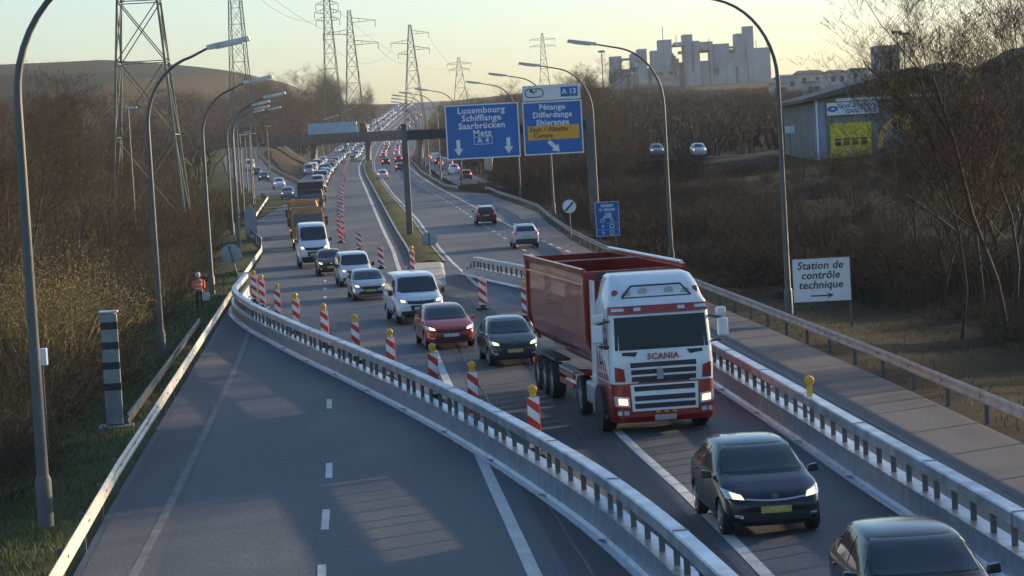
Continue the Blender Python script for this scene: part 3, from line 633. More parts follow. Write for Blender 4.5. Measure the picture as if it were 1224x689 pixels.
# speed camera
M['pole_pale'] = mat('camera_grey', (.24, .25, .25), .6, .2, var=.25, scale=1.5)
q = at(138, 507, 66); r = empty('speed_camera', (q.x, 66, ground(q.x, 66)), R(6), 'tall grey speed camera column with black bands behind the left guard rail', 'speed camera')
g = MB(); g.box(-.45, .5, -.35, .35, -.3, .05); g.build('base_slab', 'concrete', r, bevel=.03)
g = MB(); g.lathe([(.215, .08), (.215, 3.15)], 'Z', 24, (0, 0, 0)); g.box(-.23, .23, -.2, .02, .08, 3.12); o = g.build('column', 'pole_pale', r, bevel=.02)
for z in (2.70, 2.15, 1.60, 1.02): 
    g = MB(); g.lathe([(.218, z), (.218, z + .2)], 'Z', 24); g.box(-.233, .233, -.2035, .02, z, z + .2); g.build('dark_window', 'black', o)
g = MB(); g.box(-.26, .26, -.24, .24, 3.15, 3.20); g.build('cap', 'steel', o, bevel=.01)
q = at(49, 427, 62); zg = ground(q.x, 62); r = empty('cabinet', (q.x, 62, zg), 0, 'small white box on a post behind the nearest left lamp post', 'cabinet')
MB().box(-.16, .16, -.12, .12, q.z - zg - .22, q.z - zg + .22).build('box', 'white', r, bevel=.02); MB().box(-.04, .04, -.04, .04, -.2, q.z - zg - .22).build('post', 'pole', r)

# ------------------------------------------------------------------ pylons
def pylon(name, base, H, wb, wt, label, arms, rz=0, t=.16, nseg=12, taper_z=None):
    r = empty(name, base, rz, label, 'pylon', 'electricity pylons'); g = MB()
    def hw(z):
        if taper_z and z > taper_z: return (wt + (wt * .25 - wt) * (z - taper_z) / (H - taper_z)) / 2
        return (wb + (wt - wb) * z / (taper_z or H)) / 2
    zs = [0]; 
    while zs[-1] < H - .5: zs.append(min(H, zs[-1] + max(2.2, 2.0 * hw(zs[-1]) * 1.25)))
    for sx in (-1, 1):
        for sy in (-1, 1):
            lg = MB()
            for a, b in zip(zs[:-1], zs[1:]): lg.bar((sx * hw(a), sy * hw(a), a), (sx * hw(b), sy * hw(b), b), t)
            lg.build('leg', 'pylon', r)
    for a, b in zip(zs[:-1], zs[1:]):
        for s in (-1, 1):
            for (p_, q_) in (((-1, s), (1, s)), ((s, -1), (s, 1))):
                g.bar((p_[0] * hw(a), p_[1] * hw(a), a), (q_[0] * hw(b), q_[1] * hw(b), b), t * .5); g.bar((q_[0] * hw(a), q_[1] * hw(a), a), (p_[0] * hw(b), p_[1] * hw(b), b), t * .5)
                g.bar((p_[0] * hw(b), p_[1] * hw(b), b), (q_[0] * hw(b), q_[1] * hw(b), b), t * .45)
    g.build('bracing', 'pylon', r)
    for z, L_ in arms:
        s = 1 if L_ > 0 else -1; x0 = s * hw(z); a = MB()
        for sy in (-1, 1):
            a.bar((x0, sy * hw(z), z), (L_, 0, z + .35), t * .6); a.bar((x0, sy * hw(z + 1.2), z + 1.4), (L_, 0, z + .45), t * .6)
            for k in (.3, .6): a.bar((x0 + (L_ - x0) * k, sy * hw(z) * (1 - k), z + .1 + .2 * k), (x0 + (L_ - x0) * k, sy * hw(z) * (1 - k), z + 1.4 * (1 - k) + .4 * k), t * .4)
        a.build('crossarm', 'pylon', r)
        i_ = MB(); i_.lathe([(.05, -1.9), (.13, -1.6), (.06, -1.3), (.13, -1.0), (.06, -.7), (.12, -.4), (.04, 0)], 'Z', 6, (L_ * .98, 0, z + .3)); i_.build('insulator', 'dark_trim', r)
    return r
PY = []
def pyl(px, pyb, Y, H, wb, wt, label, arms, **k):
    q = at(px, pyb, Y); zg = min(q.z, ground(q.x, Y)); zg = ground(q.x, Y) - .3
    return pylon('electricity_pylon', (q.x, Y, zg), H, wb, wt, label, arms, **k)
def toph(px, py, Y, base): return at(px, py, Y).z - base
def pylon_at(pxb, pyb, px_top, py_top, Y, wb, wt, label, armspec, **k):
    q = at(pxb, pyb, Y); zg = ground(q.x, Y) - .3; top = at(px_top, py_top, Y).z; H = top - zg
    arms = [(at(pxb, ay, Y).z - zg, L_) for ay, L_ in armspec]
    return pylon('electricity_pylon', (q.x, Y, zg), H, wb, wt, label, arms, **k), q.x, Y, top
big, *_ = pylon_at(183, 270, 165, -150, 250, 7.4, 2.2, 'huge close lattice pylon standing in the thicket on the left', [(-60, 9), (-60, -9), (-110, 7), (-110, -7)], t=.22, rz=R(3))
p2 = pylon_at(287, 100, 279, -60, 520, 5.0, 1.6, 'lattice pylon behind the lamp heads, second from the left', [(-10, 8), (-10, -8), (-35, 6), (-35, -6)], t=.16, rz=R(20))
p3 = pylon_at(396, 95, 389, -22, 760, 6.5, 1.2, 'tall slim lattice pylon with three short arm pairs above the wooded ridge', [(6, 3.6), (6, -3.6), (16, 4.2), (16, -4.2), (25, 3.8), (25, -3.8)], t=.17, rz=R(10))
p4 = pylon_at(423, 115, 413, 11, 740, 7.0, .9, 'lattice pylon with staggered arms, just right of the tall slim one', [(27, 8), (54, 8.5), (41, -8.5)], t=.17, rz=R(8))
p5 = pylon_at(495, 125, 489, 30, 900, 8.5, .9, 'lattice pylon with staggered arms standing over the road end left of the blue signs', [(41, 7), (60, 7), (52, -7.5), (65, -5)], t=.2, rz=R(8))
p6 = pylon_at(551, 120, 547, 68, 1400, 9, 1.0, 'small hazy pylon just above the left blue sign', [(77, 7), (77, -7), (84, 6), (84, -6)], t=.28)
p7 = pylon_at(650, 80, 648, 40, 1500, 7, 1.0, 'tiny hazy pylon above the lamp head on the right', [(48, 8), (48, -8), (56, 8), (56, -8)], t=.28)
wires = MB()
def cable(a, b, sag, rad):
    a, b = Vector(a), Vector(b); wires.tube([a.lerp(b, t_ / 12) - Vector((0, 0, sag * 4 * (t_ / 12) * (1 - t_ / 12))) for t_ in range(13)], rad, 3, caps=False)
def tip(p_, ay, L_): return (p_[1] + L_, p_[2], at(0, 0, p_[2]).z * 0 + p_[3] - (p_[3] - p_[3]) - ay)
for a, b in (((-36, 250, 52), (-62, 520, 54)), ((-62, 520, 56), (p3[1] - 3, 760, p3[3] - 12)), ((-56, 520, 50), (p4[1] + 8, 740, p4[3] - 8)), ((p4[1] + 8, 740, p4[3] - 12), (p5[1] + 7, 900, p5[3] - 8)), ((p4[1] - 8, 740, p4[3] - 9), (p5[1] - 7, 900, p5[3] - 9)), ((p5[1] + 7, 900, p5[3] - 5), (p6[1] + 7, 1400, p6[3] - 6)), ((p3[1] + 4, 760, p3[3] - 10), (p6[1] - 6, 1400, p6[3] - 7)), ((-40, 250, 50), (-70, 520, 50))):
    cable(a, b, 6, .045)
tag(wires.build('power_line', 'wire'), 'thin sagging overhead cables strung between the pylons', 'power line')

# ------------------------------------------------------------------ bridge
r = empty('road_bridge', (-37, 650, 5), 0, 'low dark concrete road bridge crossing over the motorway in the distance', 'bridge')
def loc(x0, x1, y0, y1, z0, z1): return MB().box(x0 + 37, x1 + 37, y0 - 650, y1 - 650, z0 - 5, z1 - 5)
loc(-64, 60, 644, 656, 10.6, 12.2).build('deck', 'dark_concrete', r)
loc(-64, 60, 643.7, 643.95, 11.6, 13.2).build('parapet', 'dark_concrete', r); loc(-64, 60, 656.05, 656.3, 11.6, 13.2).build('parapet', 'dark_concrete', r)
for x in (-51.2, -36.6, -22.5, -8, 8): loc(x - .55, x + .55, 645.5, 654.5, 3, 10.6).build('pier', 'dark_concrete', r)
g = MB(); 0 and g.hexa([(-64 + 37, -7, -2), (-58 + 37, -7, -2), (-58 + 37, 7, -2), (-64 + 37, 7, -2), (-64 + 37, -7, 8.4), (-62.5 + 37, -7, 5.6), (-62.5 + 37, 7, 5.6), (-64 + 37, 7, 8.4)]); pass
# embankment of the crossing road
e = MB(); rg = []
for x, zt in ((-140, 12.6), (-100, 12.4), (-66, 12.1), (-60, 9), (-55, 5)):
    rg.append([(x, 625, 3), (x, 642, zt), (x, 658, zt), (x, 675, 3)])
e.loft(rg); tag(e.build('embankment', 'hill', smooth=True), kind='structure')
e = MB(); rg = []
for x, zt in ((8, 5), (14, 9), (20, 12.0), (60, 12.1), (300, 12.4)):
    rg.append([(x, 625, 3), (x, 642, zt), (x, 658, zt), (x, 675, 3)])
e.loft(rg); tag(e.build('embankment', 'hill', smooth=True), kind='structure')
# grass wedge between slip road and main road, with a pale coping line
a_, b_ = at(340, 174, 600), at(372, 197, 440)
r = empty('retaining_wall', (a_.x, 600, ground(a_.x, 600)), 0, 'pale sloping coping of a low wall on the grassy island before the bridge', 'wall')
d = b_ - Vector(r.location); MB().hexa([(0, -.2, a_.z - r.location.z - .5), (0, .2, a_.z - r.location.z - .5), (d.x, d.y + .2, d.z - .5), (d.x, d.y - .2, d.z - .5), (0, -.2, a_.z - r.location.z), (0, .2, a_.z - r.location.z), (d.x, d.y + .2, d.z), (d.x, d.y - .2, d.z)]).build('coping', 'cream', r)
# brown boards and cream panel at the end of the lay-by
q = at(573, 222, 300); r = empty('wooden_screen', (q.x, 300, ground(q.x, 300)), 0, 'brown boarded screen at the far end of the lay-by', 'screen')
MB().box(-2.4, 2.4, -.1, .1, 0, 1.1).build('boards', 'brown_wall', r)
for x in (-2.3, 0, 2.3): MB().box(x - .08, x + .08, .1, .22, -.3, 1.3).build('post', 'brown_wall', r)
q = at(584, 197, 330); r = empty('cream_panel', (q.x, 330, ground(q.x, 330)), R(-20), 'sunlit cream coloured upright panel under the left blue sign', 'panel')
h_ = at(584, 190, 330).z - ground(q.x, 330); MB().prism([(-.55, h_ - 1.5), (.4, h_ - 1.7), (.65, h_), (.3, h_ + .5), (-.55, h_ + .4)], -.15, .15).build('panel', 'cream', r, bevel=.03); MB().box(-.15, .15, -.1, .1, -.3, h_ - 1.45).build('post', 'bark', r)

# ------------------------------------------------------------------ warehouse on the right
WY = 290; q0, q1 = at(966, 195, WY), at(1130, 195, WY); zb = ground(45, WY) - .5
def Z(px, py, Y=WY): return at(px, py, Y).z
r = empty('warehouse', (q0.x, WY, zb), 0, 'low grey warehouse with a yellow roller door and a sign reading Chauffage et Sanitaire', 'warehouse')
X0 = q0.x; L = lambda px: at(px, 150, WY).x - X0; Hh = lambda px, py: Z(px, py) - zb
ze = Hh(1010, 118); xw = L(1010)*0
MB().box(L(972), L(1165), 0, 30, 0, ze + .3).build('wall', 'brick', r)
g = MB(); g.prism([(L(960), Hh(960, 119)), (L(1094), Hh(1094, 80)), (L(1180), Hh(1180, 100)), (L(1180), Hh(1180, 107)), (L(1094), Hh(1094, 92)), (L(960), Hh(960, 123))], -1.2, 31); g.build('roof', 'roof', r)
g = MB(); g.prism([(L(972), ze + .3), (L(1165), ze + .3), (L(1165), Hh(1165, 104)), (L(1094), Hh(1094, 90)), (L(978), Hh(978, 118))], -.0, .25); g.build('gable', 'roof', r)
MB().box(L(1000), L(1118), -.35, -.003, Hh(1050, 119), Hh(1050, 115.5)).build('fascia', 'truck_white', r)
g = MB().box(L(972.5), L(987), -.12, -.003, .2, ze - .3); g.build('side_bay', 'blue_wall', r)
MB().box(L(975.5), L(977.5), -.25, -.13, .2, ze).build('downpipe', 'white', r)
d = MB().box(L(992), L(1041), -.14, -.003, Hh(1016, 196), Hh(1016, 147)).build('roller_door', 'door_yellow', r)
f = MB()
for x0 in (997, 1007, 1017.5, 1028):
    for y0, y1 in ((174, 168.5), (167.5, 165)): f.box(L(x0), L(x0 + 7.5), -.16, -.142, Hh(1016, y0), Hh(1016, y1))
f.build('door_window', 'glass', d)
w_ = MB(); x0, x1, z0, z1 = L(1012), L(1024), Hh(1016, 194), Hh(1016, 178); w_.box(x0, x0 + .12, -.17, -.142, z0, z1); w_.box(x1 - .12, x1, -.17, -.142, z0, z1); w_.box(x0 + .12, x1 - .12, -.17, -.142, z1 - .12, z1); w_.build('wicket_frame', 'line', d)
wf = MB().box(L(1065), L(1086), -.12, -.003, Hh(1075, 156), Hh(1075, 141)).build('window', 'cream', r)
for x0 in (1067, 1073.5, 1080): MB().box(L(x0), L(x0 + 5), -.15, -.122, Hh(1075, 155), Hh(1075, 142.5)).build('pane', 'glass', wf)
s_ = MB().box(L(988.5), L(1050), -.45, -.36, Hh(1018, 137), Hh(1018, 122)).build('sign_panel', 'info_white', r); s_.data.materials[0] = M['white']
xc = (L(1003) + L(1050)) / 2
textobj('CHAUFFAGE ET', .72, s_, 'lettering', 'blue', Matrix.Translation((xc, -.47, Hh(1018, 126.3))) @ FACE, bold=.012)
textobj('SANITAIRE', .72, s_, 'lettering', 'blue', Matrix.Translation((xc + .3, -.47, Hh(1018, 133))) @ FACE, bold=.012)
lg = MB(); lx = L(995.5); lz = Hh(1018, 129.5); lg.prism([(lx + .68 * math.cos(t_ * PI / 12), lz + .36 * math.sin(t_ * PI / 12)) for t_ in range(24)], -.47, -.452); lg.build('logo', 'blue', s_)
lg = MB(); lg.prism([(lx - .3, lz - .02), (lx + .1, lz + .14), (lx + .34, lz + .02), (lx + .05, lz - .1)], -.48, -.471); lg.build('logo_mark', 'white', s_)
# pile of boards, pallets and a digger in the yard
def yard(px, py, Y): q = at(px, py, Y); return q.x, Y, ground(q.x, Y)
x, y, z = yard(1040, 197, 270); z = at(1040, 200, 270).z
r = empty('board_stack', (x, y, z), 0, 'pale stack of boards in front of the yellow door', 'stack'); 
for k in range(3): MB().box(-3.2 + k * .6, 2.6 - k * .3, -.6, .6, -1.2 + .6 * k, -.65 + .6 * k).build('board_layer', 'info_white', r, bevel=.03)
x, y, z = yard(1115, 195, 262); zt = at(1115, 192, 262).z
r = empty('excavator', (x, y, z), R(15), 'orange excavator half hidden behind the bare trees beside the warehouse', 'excavator')
hz = zt - z; MB().box(-2.1, 2.1, -1.2, -.7, -.2, .7).build('track', 'black', r, bevel=.2); MB().box(-2.1, 2.1, .7, 1.2, -.2, .7).build('track', 'black', r, bevel=.2)
MB().box(-1.9, 2.0, -1.2, 1.2, .75, 2.0).build('body', 'excavator', r, bevel=.15); MB().box(-1.8, -.3, -1.15, 0, 2.0, 3.1).build('cab', 'glass', r, bevel=.1)
g = MB(); g.bar((-1.5, .2, 1.6), (-3.6, .2, 4.6), .45, .5); g.bar((-3.6, .2, 4.6), (-5.6, .2, 3.2), .4, .42); g.build('boom', 'excavator', r, bevel=.04)
g = MB(); g.bar((-5.6, .2, 3.3), (-6.1, .2, 1.0), .35, .38); g.build('stick', 'excavator', r, bevel=.04); MB().prism([(-6.6, .3), (-5.6, .2), (-5.5, 1.1), (-6.2, 1.2)], -.3, .7).build('bucket', 'dark_trim', r)
# second house at the right edge
q = at(1222, 100, 230); r = empty('house', (q.x, 230, ground(q.x, 230)), 0, 'dark gabled house roof cut by the right edge behind the bare trees', 'house')
zg = r.location.z; e0 = at(1196, 78, 230).z - zg; e1 = at(1224, 62, 230).z - zg; wx = at(1196, 78, 230).x - q.x
MB().box(wx + .4, 12, 0, 12, -1, e0 - .1).build('wall', 'brick', r); MB().prism([(wx, e0), (1.2, e1 + .6), (13, e0 - .6), (13, e0 - .9), (1.2, e1 + .2), (wx, e0 - .35)], -.6, 12.6).build('roof', 'roof', r); MB().prism([(wx + .4, e0 - .1), (12, e0 - .6), (1.2, e1 + .1)], .05, .3).build('gable', 'brick', r)
MB().box(2.2, 3.6, -.06, -.003, 2, 3.4).build('window', 'glass', r)
q = at(944, 155, 300); r = empty('notice_board', (q.x, 300, ground(q.x, 300)), 0, 'small white notice board left of the warehouse', 'sign'); h_ = q.z - ground(q.x, 300)
MB().box(-.6, .6, -.04, .04, h_ - .45, h_ + .45).build('panel', 'white', r); MB().box(-.05, .05, .04, .12, -.3, h_ + .3).build('post', 'pole', r)

# ------------------------------------------------------------------ far factory, towers, roofs
FY = 1500
r = empty('factory', (at(825, 100, FY).x, FY, ground(118, FY)), 0, 'hazy grey concrete works with silo blocks and towers on the skyline', 'factory'); ox, oz = r.location.x, r.location.z
def blk(name, x0, x1, yt, yb=112, dy0=0, dy1=14, m='silo'):
    a, b = at(x0, yt, FY), at(x1, yt, FY); zt = at((x0 + x1) / 2, yt, FY).z; zb_ = at((x0 + x1) / 2, yb, FY).z if yb < 111 else oz - 2
    return MB().box(a.x - ox, b.x - ox, dy0, dy1, zb_ - oz, zt - oz).build(name, m, r)
for a in [('silo_block', 729, 743, 67.5), ('silo_block', 754, 762, 64, 80), ('silo_block', 762, 773, 58.5), ('silo_block', 778, 790, 60.5), ('tower', 787, 803, 47.5), ('silo_block', 803, 812, 70), ('tower', 816.5, 828, 41), ('silo_block', 806, 819, 50.5, 55), ('silo_block', 820, 836, 49), ('silo_block', 836, 852.5, 49.5, 62), ('silo_block', 848, 852.4, 50), ('silo_block', 853, 872, 52), ('gallery', 872, 879, 55, 57), ('tower', 879, 889, 40), ('tower', 889, 901, 31), ('silo_block', 868.5, 890.5, 64), ('silo_block', 893, 921, 57), ('silo_block', 820, 848, 73), ('gallery', 743, 757, 69.5, 71.5), ('gallery', 803, 822, 53, 55), ('silo_block', 790, 806, 66), ('silo_block', 858, 872, 60), ('gallery', 812, 850, 60, 63), ('silo_block', 778, 922, 72), ('silo_block', 729, 778, 82), ('silo_block', 872, 892, 58)]:
    k = {1: 0}
    blk(*a, **{'dy0': (int(a[1] * 7 + a[2]) % 5) * 1.3 + (9.1 if a[1:] in ((778, 922, 72), (729, 778, 82), (872, 892, 58)) else .17 * (int(a[1]) % 6)), 'dy1': 16 + (int(a[1]) % 7)})
rf = random.Random(5)
for i in range(18):      # ribs, hatches and roof plant on the works
    px = rf.uniform(756, 918); py = rf.uniform(66, 92); a = at(px, py, FY); w2, h2 = rf.choice([(.5, 9), (.6, 6), (2.2, 1.4), (3.5, 1.0), (1.2, 2.2)])
    MB().box(a.x - ox - w2, a.x - ox + w2, -.5, -.05, a.z - oz - h2, a.z - oz + h2).build('hatch', rf.choice(['dark_concrete', 'sign_back', 'silo']), r)
for px, y0, y1 in ((793, 47, 32), (809, 52, 42), (848, 50, 46), (905, 57, 47), (918, 57, 52)):
    a, b = at(px, y0, FY), at(px, y1, FY); MB().box(a.x - ox - .2, a.x - ox + .2, 5, 5.4, a.z - oz, b.z - oz).build('mast', 'silo', r)
def farb(x0, x1, yt, Y, label, name='far_building', m='far_wall', roof=True):
    a, b = at(x0, yt, Y), at(x1, yt, Y); xc = (a.x + b.x) / 2; zg = ground(xc, Y) - 3; o = empty(name, (xc, Y, zg), 0, label, 'building'); h_ = (a.z + b.z) / 2 - zg; hw = (b.x - a.x) / 2
    MB().box(-hw, hw, 0, 14, 0, h_).build('wall', m, o)
    if roof: MB().hexa([(-hw - .5, -.6, h_ + .005), (hw + .5, -.6, h_ + .005), (hw + .5, 14.6, h_ + .005), (-hw - .5, 14.6, h_ + .005), (-hw + 1, 6, h_ + hw * .28), (hw - 1, 6, h_ + hw * .28), (hw - 1, 8, h_ + hw * .28), (-hw + 1, 8, h_ + hw * .28)]).build('roof', 'roof', o)
    wn = MB(); nn = max(2, int(hw / 3))
    for k in range(nn):
        x = -hw + (k + .5) * 2 * hw / nn; wn.box(x - .7, x + .7, -.06, -.003, h_ - 3.2, h_ - 1.4)
    wn.build('window_row', 'glass', o)
    return o
farb(1047, 1075, 54, 900, 'pale square tower block on the skyline behind the warehouse roof', 'tower_block', 'silo', False)
for i, (x0, x1, yt, Y) in enumerate([(930, 952, 92, 800), (953, 985, 88, 850), (990, 1012, 86, 820), (1016, 1040, 84, 900), (1085, 1110, 86, 780), (1112, 1150, 80, 820), (925, 940, 99, 700), (965, 980, 97, 640)]):
    farb(x0, x1, yt, Y, '%s small hazy house from the left in the town below the factory skyline' % ORD[i])
for i, (px, yt) in enumerate([(1072, 40), (1080, 42)]):
    Y = 900; a = at(px, yt, Y); zg = ground(a.x, Y); o = empty('floodlight_mast', (a.x, Y, zg), 0, '%s of the two floodlight masts beside the tower block' % ['left', 'right'][i], 'floodlight mast')
    MB().tube([(0, 0, -1), (0, 0, a.z - zg)], [.35, .2], 6).build('mast', 'pole', o); MB().box(-2, 2, -.2, .2, a.z - zg, a.z - zg + .9).build('lamp_bar', 'dark_trim', o)
a = at(1067, 60, 150); zg = ground(18.5, 150); q = at(1064, 60, 150)
o = empty('lamp_mast', (q.x, 150, ground(q.x, 150)), 0, 'thin pale lattice mast in front of the warehouse, rising past its roof', 'mast'); MB().tube([(0, 0, -.3), (0, 0, at(1062, 55, 150).z - o.location.z)], [.07, .05], 6).build('mast', 'pole', o)
for i, (px, yb, yt, Y) in enumerate([(719, 110, 63, 420), (751, 120, 90, 360), (741, 130, 75, 520), (757, 130, 78, 560)]):
    a = at(px, yt, Y); zg = ground(a.x, Y); o = empty('tall_lamp', (a.x, Y, zg), 0, '%s thin lamp post from the left above the wood on the right' % ORD[i], 'street lamp', 'thin lamp posts above the wood')
    MB().tube([(0, 0, -.3), (0, 0, a.z - zg)], [.12, .08], 6).build('pole', 'pole', o); MB().box(-.6, .6, -.2, .2, a.z - zg, a.z - zg + .35).build('lamp_head', 'steel_dull', o, bevel=.05)
# ------------------------------------------------------------------ vehicles
def to_bvh(o):
    me = eval_mesh(o); b = BVHTree.FromPolygons([v.co.copy() for v in me.vertices], [tuple(p_.vertices) for p_ in me.polygons]); bpy.data.meshes.remove(me); return b
def decal(bv, quad, axis, name, material, parent, offset=.008, n=8, m=8, start=6, smooth=True, curve=0, skirt=.02, maxjump=None):
    """a pane or panel that follows the body behind it: quad = 4 corners in the two other coordinates, seen along +axis or -axis"""
    ax = axis[-1]; sg = -1 if axis[0] == '-' else 1
    d = {'X': Vector((1, 0, 0)), 'Y': Vector((0, 1, 0)), 'Z': Vector((0, 0, 1))}[ax] * sg
    def mk(a, b): return {'X': Vector((-sg * start, a, b)), 'Y': Vector((a, -sg * start, b)), 'Z': Vector((a, b, -sg * start))}[ax]
    P = [Vector(q) for q in quad]; V = []; ok = []
    for j in range(m + 1):
        for i in range(n + 1):
            u, v_ = i / n, j / m; q = (P[0] * (1 - u) + P[1] * u) * (1 - v_) + (P[3] * (1 - u) + P[2] * u) * v_
            if curve: q = q + Vector((0, curve * 4 * u * (1 - u)))
            h, nr, _, _ = bv.ray_cast(mk(q.x, q.y), d)
            if h is None: V.append(Vector((0, 0, 0))); ok.append(False); continue
            if nr.dot(d) > 0: nr = -nr
            V.append(h + nr * offset); ok.append(True)
    g = MB(); g.v = [tuple(q) for q in V]; W_ = n + 1
    for j in range(m):
        for i in range(n):
            f = (j * W_ + i, j * W_ + i + 1, (j + 1) * W_ + i + 1, (j + 1) * W_ + i)
            if all(ok[k] for k in f): g.f.append(f); g.m.append(0)
    used = sorted({k for f in g.f for k in f}); mp = {k: i for i, k in enumerate(used)}
    g.v = [g.v[k] for k in used]; g.f = [tuple(mp[k] for k in f) for f in g.f]
    if skirt:       # closed rim, so the pane has thickness
        base = len(g.v); from collections import Counter
        g.v += [tuple(Vector(q) + d * skirt) for q in g.v]; ed = Counter()
        for f in g.f:
            for a in range(4): ed[(f[a], f[(a + 1) % 4])] += 1
        for (a, b) in list(ed):
            if (b, a) not in ed: g.f.append((a, b, b + base, a + base)); g.m.append(0)
        g.f += [tuple(k + base for k in f)[::-1] for f in g.f if max(f) < base]; g.m += [0] * (len(g.f) - len(g.m))
    return g.build(name, material, parent, smooth=35)
def ring(y, zb, w_, zbelt, ztop, wtop):
    H = [(0, zb), (w_ * .6, zb), (w_ * .9, zb + .03), (w_ * .985, zb + .14), (w_, zb + (zbelt - zb) * .45), (w_ * .985, zbelt - .10), (w_ * .965, zbelt - .02), (w_ * .93, zbelt + .02)]
    if ztop - zbelt > .2: H += [((w_ * .93 + wtop) / 2 + .015, (zbelt + ztop) / 2), (wtop + .01, ztop - .09), (wtop - .04, ztop - .02), (wtop * .6, ztop), (0, ztop + .01)]
    else: H += [((w_ * .93 * .6 + wtop * .4), zbelt + (ztop - zbelt) * .5), (wtop, ztop - .01), (wtop * .8, ztop), (wtop * .4, ztop), (0, ztop + .005)]
    return [Vector((x, y, z)) for x, z in H] + [Vector((-x, y, z)) for x, z in H[-2:0:-1]]
def body_shell(st, wheels, wr, root, name='body', sub=2):
    g = MB(); g.loft([ring(*s) for s in st]); o = g.build(name, ['paint', 'black'], root)
    s = o.modifiers.new('s', 'SUBSURF'); s.levels = s.render_levels = sub
    ct = MB()
    W_ = max(s_[2] for s_ in st)
    for y in wheels:
        for sd in (-1, 1): ct.lathe([(wr * 1.13, sd * (W_ - .26)), (wr * 1.13, sd * (W_ + .3))], 'X', 28, (0, y, wr), m=1)
    c = ct.build('cut', ['paint', 'black']); b = o.modifiers.new('b', 'BOOLEAN'); b.object = c; b.operation = 'DIFFERENCE'; b.solver = 'EXACT'
    bpy.context.view_layer.update(); me = eval_mesh(o); old = o.data; o.modifiers.clear(); o.data = me; bpy.data.objects.remove(c)
    o.data.shade_smooth(); o.data.set_sharp_from_angle(angle=R(42))
    while len(o.data.materials) < 2: o.data.materials.append(M['black'])
    o.data.materials[0] = M['paint']; o.data.materials[1] = M['black']
    return o
def wheel(root, x, y, r, wd=.2, rim='rim', dish=.0, name='wheel'):
    s = 1 if x > 0 else -1; g = MB(); rr = r * .66
    g.lathe([(.02, s * .055), (rr * .25, s * .06), (rr * .3, s * .03)], 'X', 20, (x, y, r))
    for k in range(5):
        a = 2 * PI * k / 5 + .3; g.bar((x + s * .035, y, r), (x + s * .045, y + math.cos(a) * rr, r + math.sin(a) * rr), .05, rr * .28)
    g.lathe([(rr * .86, s * -.05), (rr * .9, s * .05), (rr * 1.02, s * .06), (rr * 1.02, s * -.05)], 'X', 24, (x, y, r), caps=False)
    w_ = g.build(name, rim, root, smooth=30)
    t_ = MB(); t_.lathe([(rr * .98, -wd / 2 * s), (r * .93, -wd / 2 * s), (r, -wd * .36 * s), (r, wd * .36 * s), (r * .94, wd / 2 * s), (rr, wd / 2 * s * .9)], 'X', 28, (x - s * wd * .22, y, r), caps=False)
    t_.build('tyre', 'tyre', w_, smooth=35)
    bk = MB(); bk.lathe([(rr * .95, -.03 * s), (rr * .95, -.05 * s)], 'X', 20, (x, y, r)); bk.build('brake', 'black', w_)
    return w_
def mirror(root, x, y, z, s, sz=1, m='paint'):
    g = MB(); g.hexa([Vector(q) for q in [(x, y - .07, z - .07 * sz), (x + s * .21, y - .05, z - .06 * sz), (x + s * .2, y + .06, z - .06 * sz), (x, y + .05, z - .06 * sz), (x + s * .02, y - .06, z + .05 * sz), (x + s * .2, y - .04, z + .08 * sz), (x + s * .19, y + .06, z + .08 * sz), (x + s * .02, y + .05, z + .06 * sz)]])
    return g.build('door_mirror', m, root, bevel=.025)
HATCH = [(-2.0, .30, .50, .50, .57, .38), (-1.96, .22, .70, .57, .66, .52), (-1.84, .19, .79, .68, .76, .60), (-1.55, .19, .845, .80, .86, .66), (-1.3, .19, .865, .88, .95, .68), (-1.0, .19, .87, .93, 1.01, .70), (-.68, .19, .87, .95, 1.19, .69), (-.26, .19, .87, .96, 1.42, .64), (.25, .19, .87, .97, 1.485, .63), (.8, .19, .87, .98, 1.49, .62), (1.4, .2, .86, .99, 1.45, .59), (1.74, .22, .85, .99, 1.32, .57), (1.86, .24, .82, .94, 1.05, .60), (1.95, .28, .76, .84, .92, .58), (1.99, .36, .6, .7, .78, .45)]
SUV = [(-2.1, .36, .55, .66, .75, .40), (-2.06, .28, .76, .74, .86, .55), (-1.94, .25, .84, .84, .93, .62), (-1.6, .25, .89, .95, 1.02, .68), (-1.2, .25, .90, 1.02, 1.09, .70), (-.9, .25, .905, 1.05, 1.14, .72), (-.55, .25, .905, 1.06, 1.34, .70), (-.15, .25, .905, 1.07, 1.60, .66), (.3, .25, .905, 1.08, 1.66, .66), (1.0, .25, .905, 1.1, 1.66, .65), (1.6, .26, .9, 1.12, 1.60, .62), (1.95, .28, .88, 1.1, 1.34, .62), (2.06, .3, .85, 1.0, 1.12, .66), (2.13, .36, .78, .8, .95, .6), (2.15, .44, .6, .7, .8, .45)]
VAN = [(-2.48, .40, .6, .66, .74, .45), (-2.44, .28, .82, .76, .90, .62), (-2.32, .23, .90, .90, 1.00, .72), (-2.05, .22, .95, 1.02, 1.12, .78), (-1.72, .22, .965, 1.08, 1.2, .80), (-1.35, .22, .97, 1.12, 1.50, .80), (-.98, .22, .975, 1.14, 1.82, .78), (-.65, .22, .975, 1.15, 1.93, .78), (0, .22, .975, 1.16, 1.965, .80), (1.5, .22, .975, 1.16, 1.965, .80), (2.25, .23, .97, 1.16, 1.94, .79), (2.42, .26, .95, 1.14, 1.86, .76), (2.48, .34, .88, 1.1, 1.74, .70)]
def scaled(st, L_, W_, H_, l0, w0, h0): return [(y * L_ / l0, zb * H_ / h0, w_ * W_ / w0, zt * H_ / h0, z2 * H_ / h0, wt * W_ / w0) for y, zb, w_, zt, z2, wt in st]
